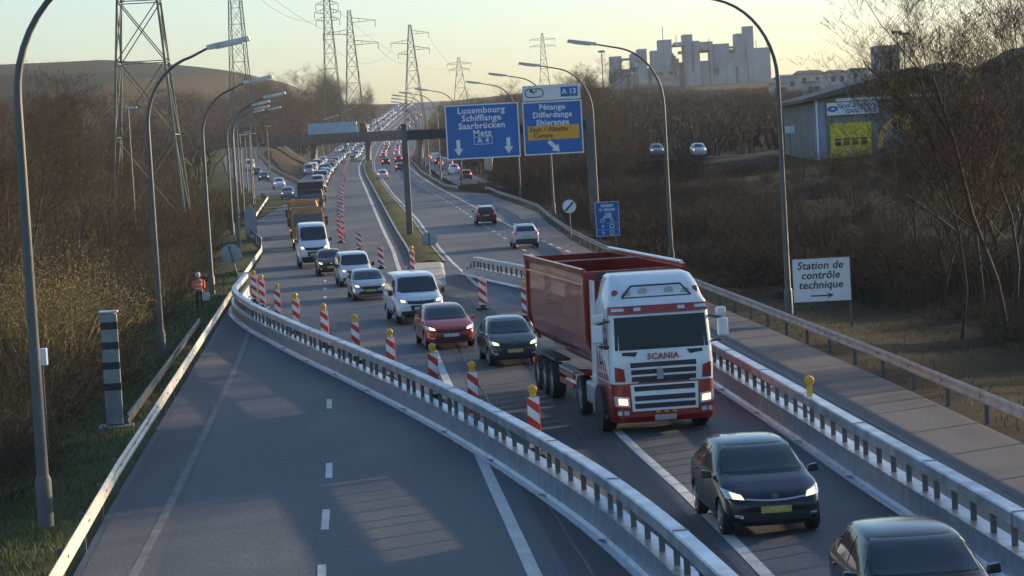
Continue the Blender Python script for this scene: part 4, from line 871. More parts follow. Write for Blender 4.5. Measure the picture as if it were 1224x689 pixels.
def make_car(kind, L_, W_, H_, wr=.32, grille='dark', lit=True, plate='plate_y', simple=False, name='car', far_tail=False):
    st, l0, w0, h0 = {'hatch': (HATCH, 4.0, 1.74, 1.48), 'suv': (SUV, 4.28, 1.81, 1.67), 'van': (VAN, 4.96, 1.95, 1.975)}[kind]
    k, a, c = W_ / w0, L_ / l0, H_ / h0; st = scaled(st, L_, W_, H_, l0, w0, h0); root = empty(name)
    wy = {'hatch': (-1.26, 1.25), 'suv': (-1.32, 1.34), 'van': (-1.58, 1.42)}[kind]; wy = [q * a for q in wy]
    b = body_shell(st, wy, wr, root); bv = to_bvh(b)
    Q = lambda pts: [(x * k, z * c) for x, z in pts]      # front or rear view
    S = lambda pts: [(y * a, z * c) for y, z in pts]      # side view
    nn = 4 if simple else 10
    D = lambda q, ax, nm, mt, **kw: decal(bv, q, ax, nm, mt, root, n=nn, m=max(3, nn - 3), **kw)
    head = 'lamp_on' if lit else 'lamp_glass'; tl = 'tail_far' if far_tail else 'tail'
    if kind == 'hatch':
        D(Q([(-.74, 1.00), (.74, 1.00), (.62, 1.42), (-.62, 1.42)]), 'Y', 'windshield_trim', 'black', offset=.004, skirt=.01)
        D(Q([(-.68, 1.035), (.68, 1.035), (.57, 1.395), (-.57, 1.395)]), 'Y', 'windshield', 'glass', offset=.012)
        D(Q([(-.60, 1.03), (.60, 1.03), (.50, 1.33), (-.50, 1.33)]), '-Y', 'rear_window', 'glass')
        for s in ('X', '-X'):
            D(S([(-.70, 1.03), (.28, 1.02), (.28, 1.38), (-.26, 1.36)]), s, 'side_window', 'glass'); D(S([(.34, 1.02), (1.12, 1.04), (1.02, 1.34), (.34, 1.37)]), s, 'side_window', 'glass')
            if not simple: D(S([(1.18, 1.06), (1.48, 1.10), (1.32, 1.27), (1.10, 1.32)]), s, 'quarter_window', 'glass')
        for s in (-1, 1):
            hs = D(Q([(s * .50, .66), (s * .80, .70), (s * .83, .84), (s * .56, .75)]), 'Y', 'headlight', 'lamp_glass')
            if lit: decal(bv, Q([(s * .53, .675), (s * .70, .69), (s * .73, .78), (s * .57, .74)]), 'Y', 'lit_lens', head, hs, offset=.016, n=4, m=3)
            D(Q([(s * .50, .78), (s * .74, .80), (s * .72, .98), (s * .58, .98)]), '-Y', 'tail_light', tl)
        if not simple:
            D(Q([(-.46, .60), (.46, .60), (.50, .70), (-.50, .70)]), 'Y', 'grille', 'black', curve=-.03); D(Q([(-.62, .30), (.62, .30), (.52, .46), (-.52, .46)]), 'Y', 'lower_intake', 'black')
            if grille == 'chrome': D(Q([(-.5, .665), (.5, .665), (.5, .69), (-.5, .69)]), 'Y', 'chrome_bar', 'chrome', offset=.02, curve=-.035)
            if grille == 'tall': D(Q([(-.30, .36), (.30, .36), (.34, .70), (-.34, .70)]), 'Y', 'grille_panel', 'black', offset=.014)
            for s in (-1, 1): D(Q([(s * .56, .36), (s * .70, .38), (s * .69, .43), (s * .57, .42)]), 'Y', 'fog_light', 'chrome', offset=.014)
            D(Q([(-.26, .44), (.26, .44), (.26, .55), (-.26, .55)]), 'Y', 'licence_plate', plate, offset=.024)
            lg = MB(); lg.lathe([(.055, -.01), (.055, .01)], 'Y', 14); o = lg.build('emblem', 'chrome', root); o.location = (0, st[2][0] - .085 * a, .70 * c)
            D(Q([(-.26, .62), (.26, .62), (.26, .73), (-.26, .73)]), '-Y', 'licence_plate', plate, offset=.014)
            D(Q([(-.62, .30), (.62, .30), (.6, .46), (-.6, .46)]), '-Y', 'rear_bumper', 'black')
            for s in ('X', '-X'):       # door gaps and handle
                for y in (-.66, .31, 1.16): D(S([(y, .34), (y + .012, .34), (y + .012, .98), (y, .98)]), s, 'door_gap', 'ink', offset=.003, skirt=.004)
                for y in (.12, .98): D(S([(y, .87), (y + .14, .87), (y + .14, .90), (y, .90)]), s, 'door_handle', 'paint', offset=.03)
                D(S([(-.9, .20), (.9, .20), (.9, .29), (-.9, .29)]), s, 'sill', 'black', offset=.006)
        mz, my, mx = .98, -.60, .84
    elif kind == 'suv':
        D(Q([(-.70, 1.16), (.70, 1.16), (.59, 1.57), (-.59, 1.57)]), 'Y', 'windshield', 'glass')
        D(Q([(-.64, 1.18), (.64, 1.18), (.55, 1.52), (-.55, 1.52)]), '-Y', 'rear_window', 'glass')
        for s in ('X', '-X'): D(S([(-.62, 1.17), (.3, 1.15), (.3, 1.54), (-.2, 1.53)]), s, 'side_window', 'glass'); D(S([(.37, 1.15), (1.5, 1.2), (1.35, 1.5), (.37, 1.54)]), s, 'side_window', 'glass')
        for s in (-1, 1):
            hs = D(Q([(s * .52, .82), (s * .82, .84), (s * .85, .96), (s * .56, .93)]), 'Y', 'headlight', 'lamp_glass')
            if lit: decal(bv, Q([(s * .56, .83), (s * .74, .85), (s * .76, .94), (s * .59, .92)]), 'Y', 'lit_lens', head, hs, offset=.016, n=4, m=3)
            D(Q([(s * .55, .92), (s * .80, .94), (s * .76, 1.16), (s * .64, 1.14)]), '-Y', 'tail_light', tl)
        if not simple:
            D(Q([(-.45, .66), (.45, .66), (.48, .86), (-.48, .86)]), 'Y', 'grille', 'black'); D(Q([(-.26, .50), (.26, .50), (.26, .61), (-.26, .61)]), 'Y', 'licence_plate', plate, offset=.02)
            D(Q([(-.70, .34), (.70, .34), (.72, .66), (-.72, .66)]), '-Y', 'rear_bumper', 'dark_trim'); D(Q([(-.26, .78), (.26, .78), (.26, .90), (-.26, .90)]), '-Y', 'licence_plate', plate, offset=.014)
            for s in (-1, 1): MB().bar((s * .60 * k, -.3, 1.69 * c), (s * .58 * k, 1.3, 1.68 * c), .035, .03).build('roof_rail', 'chrome', root)
        mz, my, mx = 1.14, -.62, .88
    else:
        D(Q([(-.86, 1.22), (.86, 1.22), (.74, 1.81), (-.74, 1.81)]), 'Y', 'windshield_trim', 'black', offset=.004, skirt=.01)
        D(Q([(-.81, 1.26), (.81, 1.26), (.70, 1.775), (-.70, 1.775)]), 'Y', 'windshield', 'glass', offset=.012)
        for s in ('X', '-X'):
            D(S([(-1.28, 1.22), (-.32, 1.20), (-.32, 1.72), (-.92, 1.70)]), s, 'side_window', 'glass')
            if not simple:
                for y in (-1.30, -.26, 1.05): D(S([(y, .34), (y + .014, .34), (y + .014, 1.80), (y, 1.80)]), s, 'door_gap', 'ink', offset=.003, skirt=.004)
                D(S([(-1.1, .34), (2.2, .34), (2.2, .48), (-1.1, .48)]), s, 'side_moulding', 'dark_trim', offset=.014); D(S([(-.5, 1.04), (-.34, 1.04), (-.34, 1.08), (-.5, 1.08)]), s, 'door_handle', 'black', offset=.03)
        for s in (-1, 1):
            hs = D(Q([(s * .54, .86), (s * .84, .84), (s * .88, 1.04), (s * .62, .97)]), 'Y', 'headlight', 'lamp_glass')
            if lit: decal(bv, Q([(s * .60, .87), (s * .76, .87), (s * .79, .97), (s * .64, .95)]), 'Y', 'lit_lens', head, hs, offset=.016, n=4, m=3)
            D(Q([(s * .80, 1.0), (s * .88, 1.0), (s * .86, 1.4), (s * .80, 1.4)]), '-Y', 'tail_light', tl)
        if not simple:
            D(Q([(-.50, .80), (.50, .80), (.55, .93), (-.55, .93)]), 'Y', 'grille', 'black', curve=-.03); D(Q([(-.80, .28), (.80, .28), (.78, .52), (-.78, .52)]), 'Y', 'front_bumper', 'black', offset=.012)
            D(Q([(-.38, .53), (.38, .53), (.44, .74), (-.44, .74)]), 'Y', 'lower_intake', 'black', offset=.01)
            D(Q([(-.26, .56), (.26, .56), (.26, .67), (-.26, .67)]), 'Y', 'licence_plate', plate, offset=.02)
            lg = MB(); lg.prism([(-.05, 0), (0, -.08), (.05, 0), (0, .08)], -.01, .01); o = lg.build('emblem', 'chrome', root); o.location = (0, st[2][0] - .10 * a, .885 * c)
            D(Q([(-.7, 1.3), (.7, 1.3), (.66, 1.75), (-.66, 1.75)]), '-Y', 'rear_window', 'glass')
        mz, my, mx = 1.22, -1.2, .95
    if not simple:
        for s in (-1, 1):
            mirror(root, s * mx * k, my * a, mz * c, s, 1.6 if kind == 'van' else 1, 'black' if kind == 'van' else 'paint')
            if kind != 'van': MB().bar((s * .30 - .28, -.80 * a, (1.045 if kind == 'hatch' else 1.18) * c), (s * .30 + .22, -.83 * a, (1.05 if kind == 'hatch' else 1.19) * c), .02, .015).build('wiper', 'black', root)
    for y in wy:
        for s in (-1, 1):
            if simple:
                g = MB(); g.lathe([(wr * .6, -.09), (wr, -.07), (wr, .07), (wr * .6, .09)], 'X', 14, (s * (W_ / 2 - .12), y, wr)); g.build('wheel', 'tyre', root)
            else: wheel(root, s * (W_ / 2 - .09), y, wr)
    return root
def place(o, x, y, slope, away=False, col=None, label=None, cat='car', group=None, z=None, name=None, zs=None):
    o.location = (x, y, (zr(y) if z is None else z) + .006); th = math.atan(slope) + (PI if away else 0)
    f = (zs or zr); pit = math.atan((f(y + 2) - f(y - 2)) / 4)
    o.rotation_euler = (pit * (-1 if away else 1), 0, th)
    if col: paint(o, col)
    tag(o, label, cat, group)
    return o
corsa = make_car('hatch', 4.02, 1.79, 1.49, .32, 'chrome', name='hatchback')
def fy(x, y, slope, L_): return (x - math.sin(math.atan(slope)) * L_ / 2, y + L_ / 2)      # from the middle of the front bumper to the middle of the car
x, y = fy(4.36, 41.4, .09, 4.0); place(corsa, x, y, .09, col=(.014, .016, .024), label='black hatchback with lit headlights and yellow plate, driving just ahead of the red truck')
c2 = make_car('hatch', 3.98, 1.80, 1.50, .31, 'dark', name='hatchback', lit=False); x, y = fy(5.36, 30.7, .05, 3.95); place(c2, x, y, .05, col=(.018, .020, .026), label='black hatchback cut off by the bottom edge of the picture')
fab = make_car('hatch', 3.96, 1.65, 1.46, .30, 'tall', name='hatchback'); x, y = fy(.0, 77.0, .13, 3.96); place(fab, x, y, .13, col=(.035, .045, .045), label='dark grey-green small car with a yellow plate, between the red car and the truck')
foc = make_car('hatch', 4.34, 1.82, 1.48, .33, 'dark', plate='plate_w', name='hatchback'); x, y = fy(-2.22, 84.9, .15, 4.34); place(foc, x, y, .15, col=(.42, .04, .025), label='dark red hatchback with lit headlights in front of the white van')
aud = make_car('hatch', 4.25, 1.78, 1.42, .33, 'tall', name='hatchback'); x, y = fy(-6.8, 116.2, .15, 4.25); place(aud, x, y, .15, col=(.36, .39, .42), label='silver hatchback with a tall dark grille, just left of the white van')
sma = make_car('hatch', 3.85, 1.68, 1.52, .30, 'dark', name='hatchback'); x, y = fy(-10.6, 142.5, .13, 3.85); place(sma, x, y, .13, col=(.05, .035, .035), label='small dark car squeezed between the light van and the white estate van in the queue')
traf = make_car('van', 5.0, 2.03, 2.02, .34, plate='plate_w', name='delivery_van'); x, y = fy(-3.75, 98.5, .17, 5.0); place(traf, x, y, .17, col=(.62, .66, .70), label='white panel van with dark lower bumper right behind the red hatchback', cat='van')
dob = make_car('van', 4.35, 1.83, 1.80, .32, name='delivery_van'); x, y = fy(-8.3, 129.5, .15, 4.35); place(dob, x, y, .15, col=(.58, .62, .66), label='white compact van following the silver hatchback', cat='van')
spr = make_car('van', 5.6, 2.08, 2.8, .36, name='delivery_van'); x, y = fy(-12.4, 153, .12, 5.6); place(spr, x, y, .12, col=(.62, .66, .70), label='tall white van with a big dark windscreen directly in front of the orange truck', cat='van')
# cars driving away on the right carriageway
suv = make_car('suv', 4.35, 1.82, 1.62, .34, lit=False, name='car'); q = at(627, 296, 163); place(suv, q.x, 165, .068, True, (.42, .46, .50), 'silver crossover driving away, nearest on the empty road behind the truck')
suv2 = make_car('suv', 4.2, 1.80, 1.60, .33, lit=False, name='car'); q = at(580, 269, 204); place(suv2, q.x, 206, .068, True, (.03, .03, .034), 'black car with a pale roof driving away beyond the silver one')
bv = to_bvh([k for k in kids(suv2) if k.name.startswith('body')][0])
decal(bv, [(-.56, -.25), (.56, -.25), (.52, 1.5), (-.52, 1.5)], '-Z', 'roof_panel', 'truck_white', suv2, offset=.01); KIDS.clear()

# ---------------- trucks
def rrect(x0, x1, y0, y1, z, r_, n=4):
    out = []
    for cx, cy, a0 in ((x1 - r_, y1 - r_, 0), (x0 + r_, y1 - r_, 90), (x0 + r_, y0 + r_, 180), (x1 - r_, y0 + r_, 270)):
        for k in range(n + 1): a = R(a0 + 90 * k / n); out.append((cx + r_ * math.cos(a), cy + r_ * math.sin(a), z))
    return out
def slab(x0, x1, y0, y1, z0, z1, name, m, root, bevel=.02): return MB().box(x0, x1, y0, y1, z0, z1).build(name, m, root, bevel=bevel)
def big_truck():
    r = empty('tipper_truck')
    lo = MB(); lo.loft([rrect(-1.20, 1.20, .10, 2.2, .28, .22), rrect(-1.25, 1.25, .0, 2.25, .42, .25), rrect(-1.26, 1.26, .0, 2.25, .80, .28), rrect(-1.25, 1.25, .03, 2.25, 1.22, .25)]); lo = lo.build('bumper', 'truck_red', r, smooth=35)
    up = MB(); up.loft([rrect(-1.24, 1.24, .03, 2.28, 1.225, .22), rrect(-1.25, 1.25, .02, 2.28, 1.6, .22), rrect(-1.245, 1.245, .06, 2.28, 1.98, .2), rrect(-1.22, 1.22, .22, 2.28, 2.88, .2), rrect(-1.21, 1.21, .27, 2.28, 3.06, .2), rrect(-1.15, 1.15, .42, 2.28, 3.2, .22), rrect(-1.08, 1.08, .62, 2.28, 3.5, .25), rrect(-1.0, 1.0, 1.0, 2.28, 3.72, .25), rrect(-.9, .9, 1.5, 2.2, 3.78, .2)])
    up = up.build('cab', 'truck_white', r, smooth=35)
    B1, B2 = to_bvh(up), to_bvh(lo)
    D = lambda q, nm, mt, B=B1, ax='Y', par=r, **kw: decal(B, q, ax, nm, mt, par, n=kw.pop('n', 10), m=kw.pop('m', 5), **kw)
    ws = D([(-1.13, 2.02), (1.13, 2.02), (1.10, 2.80), (-1.10, 2.80)], 'windshield', 'glass_green', n=16, m=8)
    D([(-1.2, 2.86), (1.2, 2.86), (1.18, 3.05), (-1.18, 3.05)], 'sun_visor', 'truck_red', offset=.05, n=14)
    for s in (-1, 1): D([(s * .86, 2.93), (s * 1.12, 2.93), (s * 1.12, 3.0), (s * .86, 3.0)], 'marker_lamp', 'lamp_glass', offset=.065, n=3, m=2); D([(s * .45, 2.92), (s * .62, 2.92), (s * .62, 3.0), (s * .45, 3.0)], 'marker_lamp', 'lamp_glass', offset=.065, n=3, m=2)
    gr = D([(-.84, 1.26), (.84, 1.26), (.86, 1.74), (-.86, 1.74)], 'grille', 'truck_white', offset=.03)
    for z, x in ((1.60, .80), (1.435, .79), (1.27, .78)): D([(-x, z), (x, z), (x, z + .115), (-x, z + .115)], 'grille_slot', 'ink', offset=.036, m=2, par=gr)
    D([(-.62, 1.235), (.62, 1.235), (.62, 1.285), (-.62, 1.285)], 'grille_slot', 'ink', offset=.036, m=2, par=gr)
    lw = D([(-.80, .56), (.80, .56), (.82, 1.19), (-.82, 1.19)], 'lower_grille', 'truck_white', B2, offset=.03)
    for z in (1.03, .80, .62): D([(-.73, z), (.73, z), (.74, z + .12), (-.74, z + .12)], 'grille_slot', 'ink', B2, offset=.036, m=2, par=lw)
    for s in (-1, 1):
        D([(s * .66, 1.86), (s * .98, 1.90), (s * .98, 1.97), (s * .60, 1.97)], 'vent', 'ink', offset=.01, n=4, m=2)
        D([(s * .93, 1.28), (s * 1.16, 1.28), (s * 1.16, 1.64), (s * .96, 1.58)], 'corner_deflector', 'truck_red', offset=.02, n=4)
        hl = D([(s * .84, .66), (s * 1.18, .70), (s * 1.2, .94), (s * .86, .90)], 'headlight', 'lamp_glass', B2, offset=.015, n=5)
        D([(s * .90, .72), (s * 1.10, .74), (s * 1.10, .88), (s * .92, .86)], 'lit_lens', 'lamp_on', B2, offset=.028, n=4, m=3, par=hl)
        D([(s * .88, .48), (s * 1.0, .48), (s * 1.0, .58), (s * .88, .58)], 'fog_light', 'lamp_glass', B2, offset=.02, n=3, m=2); D([(s * 1.04, .48), (s * 1.14, .48), (s * 1.14, .58), (s * 1.04, .58)], 'fog_light', 'lamp_glass', B2, offset=.02, n=3, m=2)
        ax = 'X' if s < 0 else '-X'
        sw = D([(.42, 2.04), (1.35, 1.96), (1.35, 2.72), (.62, 2.76)], 'side_window', 'glass', ax=ax); D([(1.0, 1.98), (1.05, 1.98), (1.05, 2.74), (1.0, 2.74)], 'window_pillar', 'truck_white', ax=ax, offset=.02, n=2)
        # red flame painting on the flank
        for k in range(5):
            y0 = .5 + .36 * k; D([(y0, 1.26), (y0 + .30, 1.26), (y0 + .52, 1.75 + .08 * k), (y0 + .44, 1.75 + .08 * k)], 'flame_stripe', 'truck_red', ax=ax, offset=.006, n=3, m=4, skirt=.004)
        for y in (.36, 1.52): D([(y, .9 + .4), (y + .02, 1.3), (y + .02, 2.85), (y, 2.85)], 'door_gap', 'ink', ax=ax, offset=.004, n=2, m=6, skirt=.004)
        D([(1.34, 1.62), (1.48, 1.62), (1.48, 1.68), (1.34, 1.68)], 'door_handle', 'black', ax=ax, offset=.03, n=2, m=2)
        slab(min(s * 1.255, s * 1.33), max(s * 1.255, s * 1.33), .55, 1.5, .36, .46, 'step', 'dark_trim', r)
        # mirrors
        g = MB(); g.bar((s * 1.22, .32, 2.72), (s * 1.52, .18, 2.66), .05); g.bar((s * 1.22, .30, 2.1), (s * 1.5, .2, 2.14), .05); g.build('mirror_arm', 'dark_trim', r)
        slab(min(s * 1.40, s * 1.66), max(s * 1.40, s * 1.66), .12, .26, 2.22, 2.66, 'mirror', 'truck_white', r, .05); slab(min(s * 1.38, s * 1.62), max(s * 1.38, s * 1.62), .10, .28, 2.72, 2.92, 'mirror', 'truck_white', r, .05)
        # air deflector behind the cab
        g = MB(); g.hexa([(s * 1.20, 2.29, .9), (s * 1.25, 2.29, .9), (s * 1.25, 2.85, .9), (s * 1.20, 2.85, .9), (s * 1.17, 2.29, 3.6), (s * 1.22, 2.29, 3.6), (s * 1.22, 2.8, 3.6), (s * 1.17, 2.8, 3.6)]); g.build('side_fairing', 'truck_white', r, bevel=.015)
        slab(min(s * .78, s * 1.22), max(s * .78, s * 1.22), 2.9, 4.1, .42, 1.0, 'fuel_tank', 'steel', r, .08)
        slab(min(s * .82, s * 1.24), max(s * .82, s * 1.24), 4.3, 5.6, 1.06, 1.13, 'mudguard', 'truck_red', r, .03)
        h_ = MB(); h_.lathe([(.03, -.02), (.11, -.02), (.12, .02), (.06, .1)], 'Y', 14, (s * .32, .52, 3.36)); h_.build('roof_lamp', 'lamp_glass', r, smooth=40)
        h_ = MB(); h_.lathe([(.03, -.02), (.10, -.02), (.11, .02), (.06, .1)], 'Y', 14, (s * .72, .50, 3.32)); h_.build('roof_lamp', 'lamp_glass', r, smooth=40)
        h_ = MB(); h_.lathe([(.09, 0), (.09, .16), (.05, .22)], 'Z', 12, (s * .98, .6, 3.22)); h_.build('roof_beacon', 'truck_red', r, smooth=40)
    g = MB(); g.bar((-.85, .46, 3.24), (-.6, .50, 3.52), .04); g.bar((-.6, .50, 3.52), (.6, .50, 3.52), .04); g.bar((.6, .50, 3.52), (.85, .46, 3.24), .04); g.bar((-.85, .46, 3.24), (.85, .46, 3.24), .04); g.build('lamp_bar', 'dark_trim', r)
    T = Matrix.Translation((0, -.025, 1.845)) @ Matrix.Rotation(R(87), 4, 'X')
    textobj('SCANIA', .20, r, 'lettering', 'truck_red', T, ext=.006, bold=.006, spacing=1.12)
    g = MB(); g.prism([(-.17, 1.30), (-.02, 1.30), (-.02, 1.52), (-.095, 1.58), (-.17, 1.52)], -.05, -.015); g.build('emblem', 'sign_back', r)
    D([(-.26, .33), (.26, .33), (.26, .45), (-.26, .45)], 'licence_plate', 'plate_w', B2, offset=.03, m=2)
    for x in (-.18, .02, .22): D([(x - .05, .50), (x + .05, .50), (x + .05, .545), (x - .05, .545)], 'amber_marker', 'amber', B2, offset=.04, n=2, m=2)
    for s in (-1, 1):
        g = MB(); g.bar((s * .1, .0, 2.05), (s * .1 + s * .5, -.02 + .08, 2.10), .02); g.build('wiper', 'black', r)
    # chassis, wheels
    slab(-.45, .45, 2.0, 6.6, .72, .98, 'chassis', 'dark_trim', r)
    slab(-.7, .7, 4.3, 5.8, 1.0, 1.12, 'coupling_plate', 'dark_trim', r)
    for y in (1.42, 5.05):
        for s in (-1, 1):
            wheel(r, s * (1.2 if y < 2 else 1.16), y, .51, .30, 'rim'); 
            g = MB(); g.lathe([(.60, -.19), (.60, .02)], 'X', 26, (s * 1.175 + (0.02 if s > 0 else -.02) * 0, y, .52)); 
            if y < 2: g.build('wheel_arch', 'black', r)
    return r
def make_trailer(r):
    # half-round steel tipping body
    X, Y0, Y1 = 1.26, 3.15, 13.5
    sec = [(-X, 3.78), (-X, 2.1), (-1.16, 1.72), (-.9, 1.45), (.9, 1.45), (1.16, 1.72), (X, 2.1), (X, 3.78)]; inn = [(X - .06, 3.78), (X - .06, 2.12), (1.1, 1.78), (.86, 1.53), (-.86, 1.53), (-1.1, 1.78), (-X + .06, 2.12), (-X + .06, 3.78)]
    g = MB(); poly = sec + inn
    V0 = [(x, Y0 + .06, z) for x, z in poly]; V1 = [(x, Y1 - .06, z) for x, z in poly]; n_ = len(poly)
    fs = [(k, (k + 1) % n_, n_ + (k + 1) % n_, n_ + k) for k in range(n_)]
    for k in range(7): fs += [(k, k + 1, n_ - 2 - k, n_ - 1 - k), (n_ + k + 1, n_ + k, n_ + n_ - 1 - k, n_ + n_ - 2 - k)]
    g.add(V0 + V1, fs); body = g.build('tipping_body', 'tipper_red', r)
    fp = MB(); fp.prism([(x * .999, z) for x, z in sec], Y0, Y0 + .055); fp.build('front_panel', 'tipper_red', r)
    fp = MB(); fp.prism([(x * .999, z) for x, z in sec], Y1 - .055, Y1); fp.build('tailgate', 'tipper_red', r)
    for s in (-1, 1):
        slab(min(s * 1.24, s * 1.33), max(s * 1.24, s * 1.33), Y0 - .02, Y1 + .02, 3.70, 3.86, 'top_edge', 'truck_red', r)
        for y in (Y0 + .02, Y1 - .3):
            g = MB(); g.hexa([(s * 1.255, y, 2.05), (s * 1.315, y, 2.05), (s * 1.315, y + .28, 2.05), (s * 1.255, y + .28, 2.05), (s * 1.255, y, 3.7), (s * 1.315, y, 3.7), (s * 1.315, y + .28, 3.7), (s * 1.255, y + .28, 3.7)]); g.hexa([(s * .95, y, 1.44), (s * 1.0, y, 1.38), (s * 1.0, y + .28, 1.38), (s * .95, y + .28, 1.44), (s * 1.255, y, 2.05), (s * 1.315, y, 2.05), (s * 1.315, y + .28, 2.05), (s * 1.255, y + .28, 2.05)]); g.build('side_frame', 'truck_red', r)
        slab(min(s * 1.24, s * 1.30), max(s * 1.24, s * 1.30), Y0 + .3, Y1 - .3, 3.40, 3.46, 'side_rib', 'truck_red', r, .01)
        slab(min(s * .9, s * 1.2), max(s * .9, s * 1.2), 6.2, 8.6, .95, 1.02, 'side_guard', 'steel_dull', r, .01); slab(min(s * 1.14, s * 1.2), max(s * 1.14, s * 1.2), 6.2, 8.6, .55, .70, 'side_guard', 'truck_red', r, .01); slab(min(s * 1.14, s * 1.2), max(s * 1.14, s * 1.2), 6.2, 8.6, .80, .93, 'side_guard', 'truck_red', r, .01)
        slab(min(s * .8, s * 1.24), max(s * .8, s * 1.24), 9.0, 12.7, 1.06, 1.13, 'mudguard', 'dark_trim', r)
        for y in (9.55, 10.85, 12.15): wheel(r, s * 1.2, y, .5, .36, 'rim')
        slab(min(s * 1.1, s * 1.25), max(s * 1.1, s * 1.25), 13.1, 13.2, .7, .85, 'tail_light', 'tail', r)
    slab(-.95, .95, Y0 - .05, Y0 + .0, 3.45, 3.75, 'hydraulic_head', 'dark_trim', r)
    for x in (-.5, .5): slab(x - .08, x + .08, 4.2, 13.2, 1.16, 1.42, 'chassis_rail', 'truck_red', r)
    g = MB(); 
    for k in range(9): g.bar((-1.24, Y0 + .7 + k * 1.15, 3.83), (1.24, Y0 + .7 + k * 1.15, 3.83), .03) if k == 4 else None
    g.build('cross_tie', 'steel_dull', r)
    sc_ = MB(); sc_.lathe([(.09, 0), (.09, 2.2)], 'Y', 12, (1.2, Y0 + .3, 3.92)); 
    rl = MB(); rl.tube([(1.22, Y0, 3.90), (1.22, Y1, 3.90)], .045, 8); rl.build('rolled_cover', 'truck_white', r)
scn = big_truck(); make_trailer(scn); KIDS.clear()
sl_ = .135; scn.location = (3.50, 57.2, .006); scn.rotation_euler = (0, 0, math.atan(sl_)); tag(scn, 'red and white articulated tipper truck with a deep red open-topped trailer', 'truck')

def make_work_truck(bodycol, cabcol, box=False, name='truck'):
    r = empty(name); g = MB(); g.loft([rrect(-1.15, 1.15, .06, 2.0, .5, .15), rrect(-1.22, 1.22, 0, 2.0, .9, .15), rrect(-1.22, 1.22, .02, 2.0, 1.7, .15), rrect(-1.18, 1.18, .14, 2.0, 2.7, .15), rrect(-1.1, 1.1, .3, 1.95, 3.0, .2)])
    c = g.build('cab', cabcol, r, smooth=35); B = to_bvh(c)
    decal(B, [(-1.06, 1.72), (1.06, 1.72), (1.02, 2.62), (-1.02, 2.62)], 'Y', 'windshield', 'glass', r); decal(B, [(-.8, .95), (.8, .95), (.8, 1.55), (-.8, 1.55)], 'Y', 'grille', 'black', r, n=4, m=4)
    decal(B, [(-1.15, .55), (1.15, .55), (1.15, .86), (-1.15, .86)], 'Y', 'bumper', 'dark_trim', r, n=6, m=3, offset=.05)
    for s in (-1, 1):
        decal(B, [(s * .8, .62), (s * 1.1, .62), (s * 1.1, .84), (s * .8, .84)], 'Y', 'headlight', 'lamp_on', r, n=3, m=3, offset=.07)
        ax = 'X' if s < 0 else '-X'; decal(B, [(.4, 1.7), (1.5, 1.65), (1.5, 2.5), (.6, 2.55)], ax, 'side_window', 'glass', r, n=4, m=4)
        slab(min(s * 1.3, s * 1.5), max(s * 1.3, s * 1.5), .1, .22, 1.75, 2.4, 'mirror', 'dark_trim', r, .03); MB().bar((s * 1.18, .3, 2.3), (s * 1.4, .18, 2.3), .05).build('mirror_arm', 'dark_trim', r)
        for y in (1.2, 5.2, 6.5): g = MB(); g.lathe([(.3, -.15), (.5, -.13), (.5, .13), (.3, .15)], 'X', 20, (s * 1.05, y, .5)); g.build('wheel', 'tyre', r, smooth=35)
    slab(-.45, .45, 1.9, 7.6, .7, 1.0, 'chassis', 'dark_trim', r)
    if box: slab(-1.27, 1.27, 2.15, 8.6, 1.05, 3.7, 'box_body', bodycol, r)
    else:
        g = MB(); g.hexa([(-1.15, 2.2, 1.1), (1.15, 2.2, 1.1), (1.15, 7.4, 1.1), (-1.15, 7.4, 1.1), (-1.27, 2.15, 2.9), (1.27, 2.15, 2.9), (1.27, 7.7, 2.9), (-1.27, 7.7, 2.9)]); g.build('tipping_body', bodycol, r, bevel=.03)
        for s in (-1, 1):
            for y in (3, 4.3, 5.6, 6.9): MB().bar((s * 1.2, y, 1.3), (s * 1.3, y, 2.9), .1).build('rib', bodycol, r)
        slab(-1.2, 1.2, 1.5, 2.2, 2.92, 3.1, 'cab_guard', bodycol, r)
    return r
M['truck_orange'] = mat('truck_orange', (.42, .15, .035), .45, var=.2, coat=.4)
ot = make_work_truck('truck_orange', 'truck_orange', name='orange_truck'); q = at(365, 300, 178); place(ot, q.x + .3, 178, .09, label='nearer orange tipper truck right behind the tall white van', cat='truck', group='orange trucks in the queue')
ot2 = copy_tree(ot); place(ot2, LD(199) - 1.9, 199, .075, label='second orange tipper truck, following closely behind the nearer one', cat='truck')
dkt = make_work_truck('dark_trim', 'dark_trim', True, 'dark_truck'); place(dkt, LD(232) - 1.7, 232, .07, label='dark box truck with lit headlights behind the two orange trucks', cat='truck')
# articulated lorry on the bridge
r = empty('lorry', (-36.4, 650, 12.206), 0, 'lorry with a long pale blue trailer crossing the distant bridge', 'truck')
r.rotation_euler = (0, 0, PI / 2)
c = MB(); c.loft([rrect(-1.2, 1.2, 0, 2.1, .6, .2), rrect(-1.24, 1.24, 0, 2.1, 1.5, .2), rrect(-1.2, 1.2, .3, 2.1, 2.9, .2), rrect(-1.1, 1.1, .9, 2.1, 3.6, .2)]); c = c.build('cab', 'dark_trim', r, smooth=35); B = to_bvh(c)
decal(B, [(-1.05, 1.8), (1.05, 1.8), (1.0, 2.7), (-1.0, 2.7)], 'Y', 'windshield', 'glass', r); decal(B, [(-1.2, .7), (1.2, .7), (1.2, 1.6), (-1.2, 1.6)], 'Y', 'grille', 'truck_white', r); 
for ax in ('X', '-X'): decal(B, [(.5, 1.8), (1.4, 1.8), (1.4, 2.5), (.7, 2.5)], ax, 'side_window', 'glass', r, n=3, m=3)
slab(-1.27, 1.27, 2.9, 16, 1.15, 4.0, 'trailer_body', 'pale_blue', r, .03); slab(-.5, .5, 1.5, 15.5, .7, 1.1, 'chassis', 'dark_trim', r)
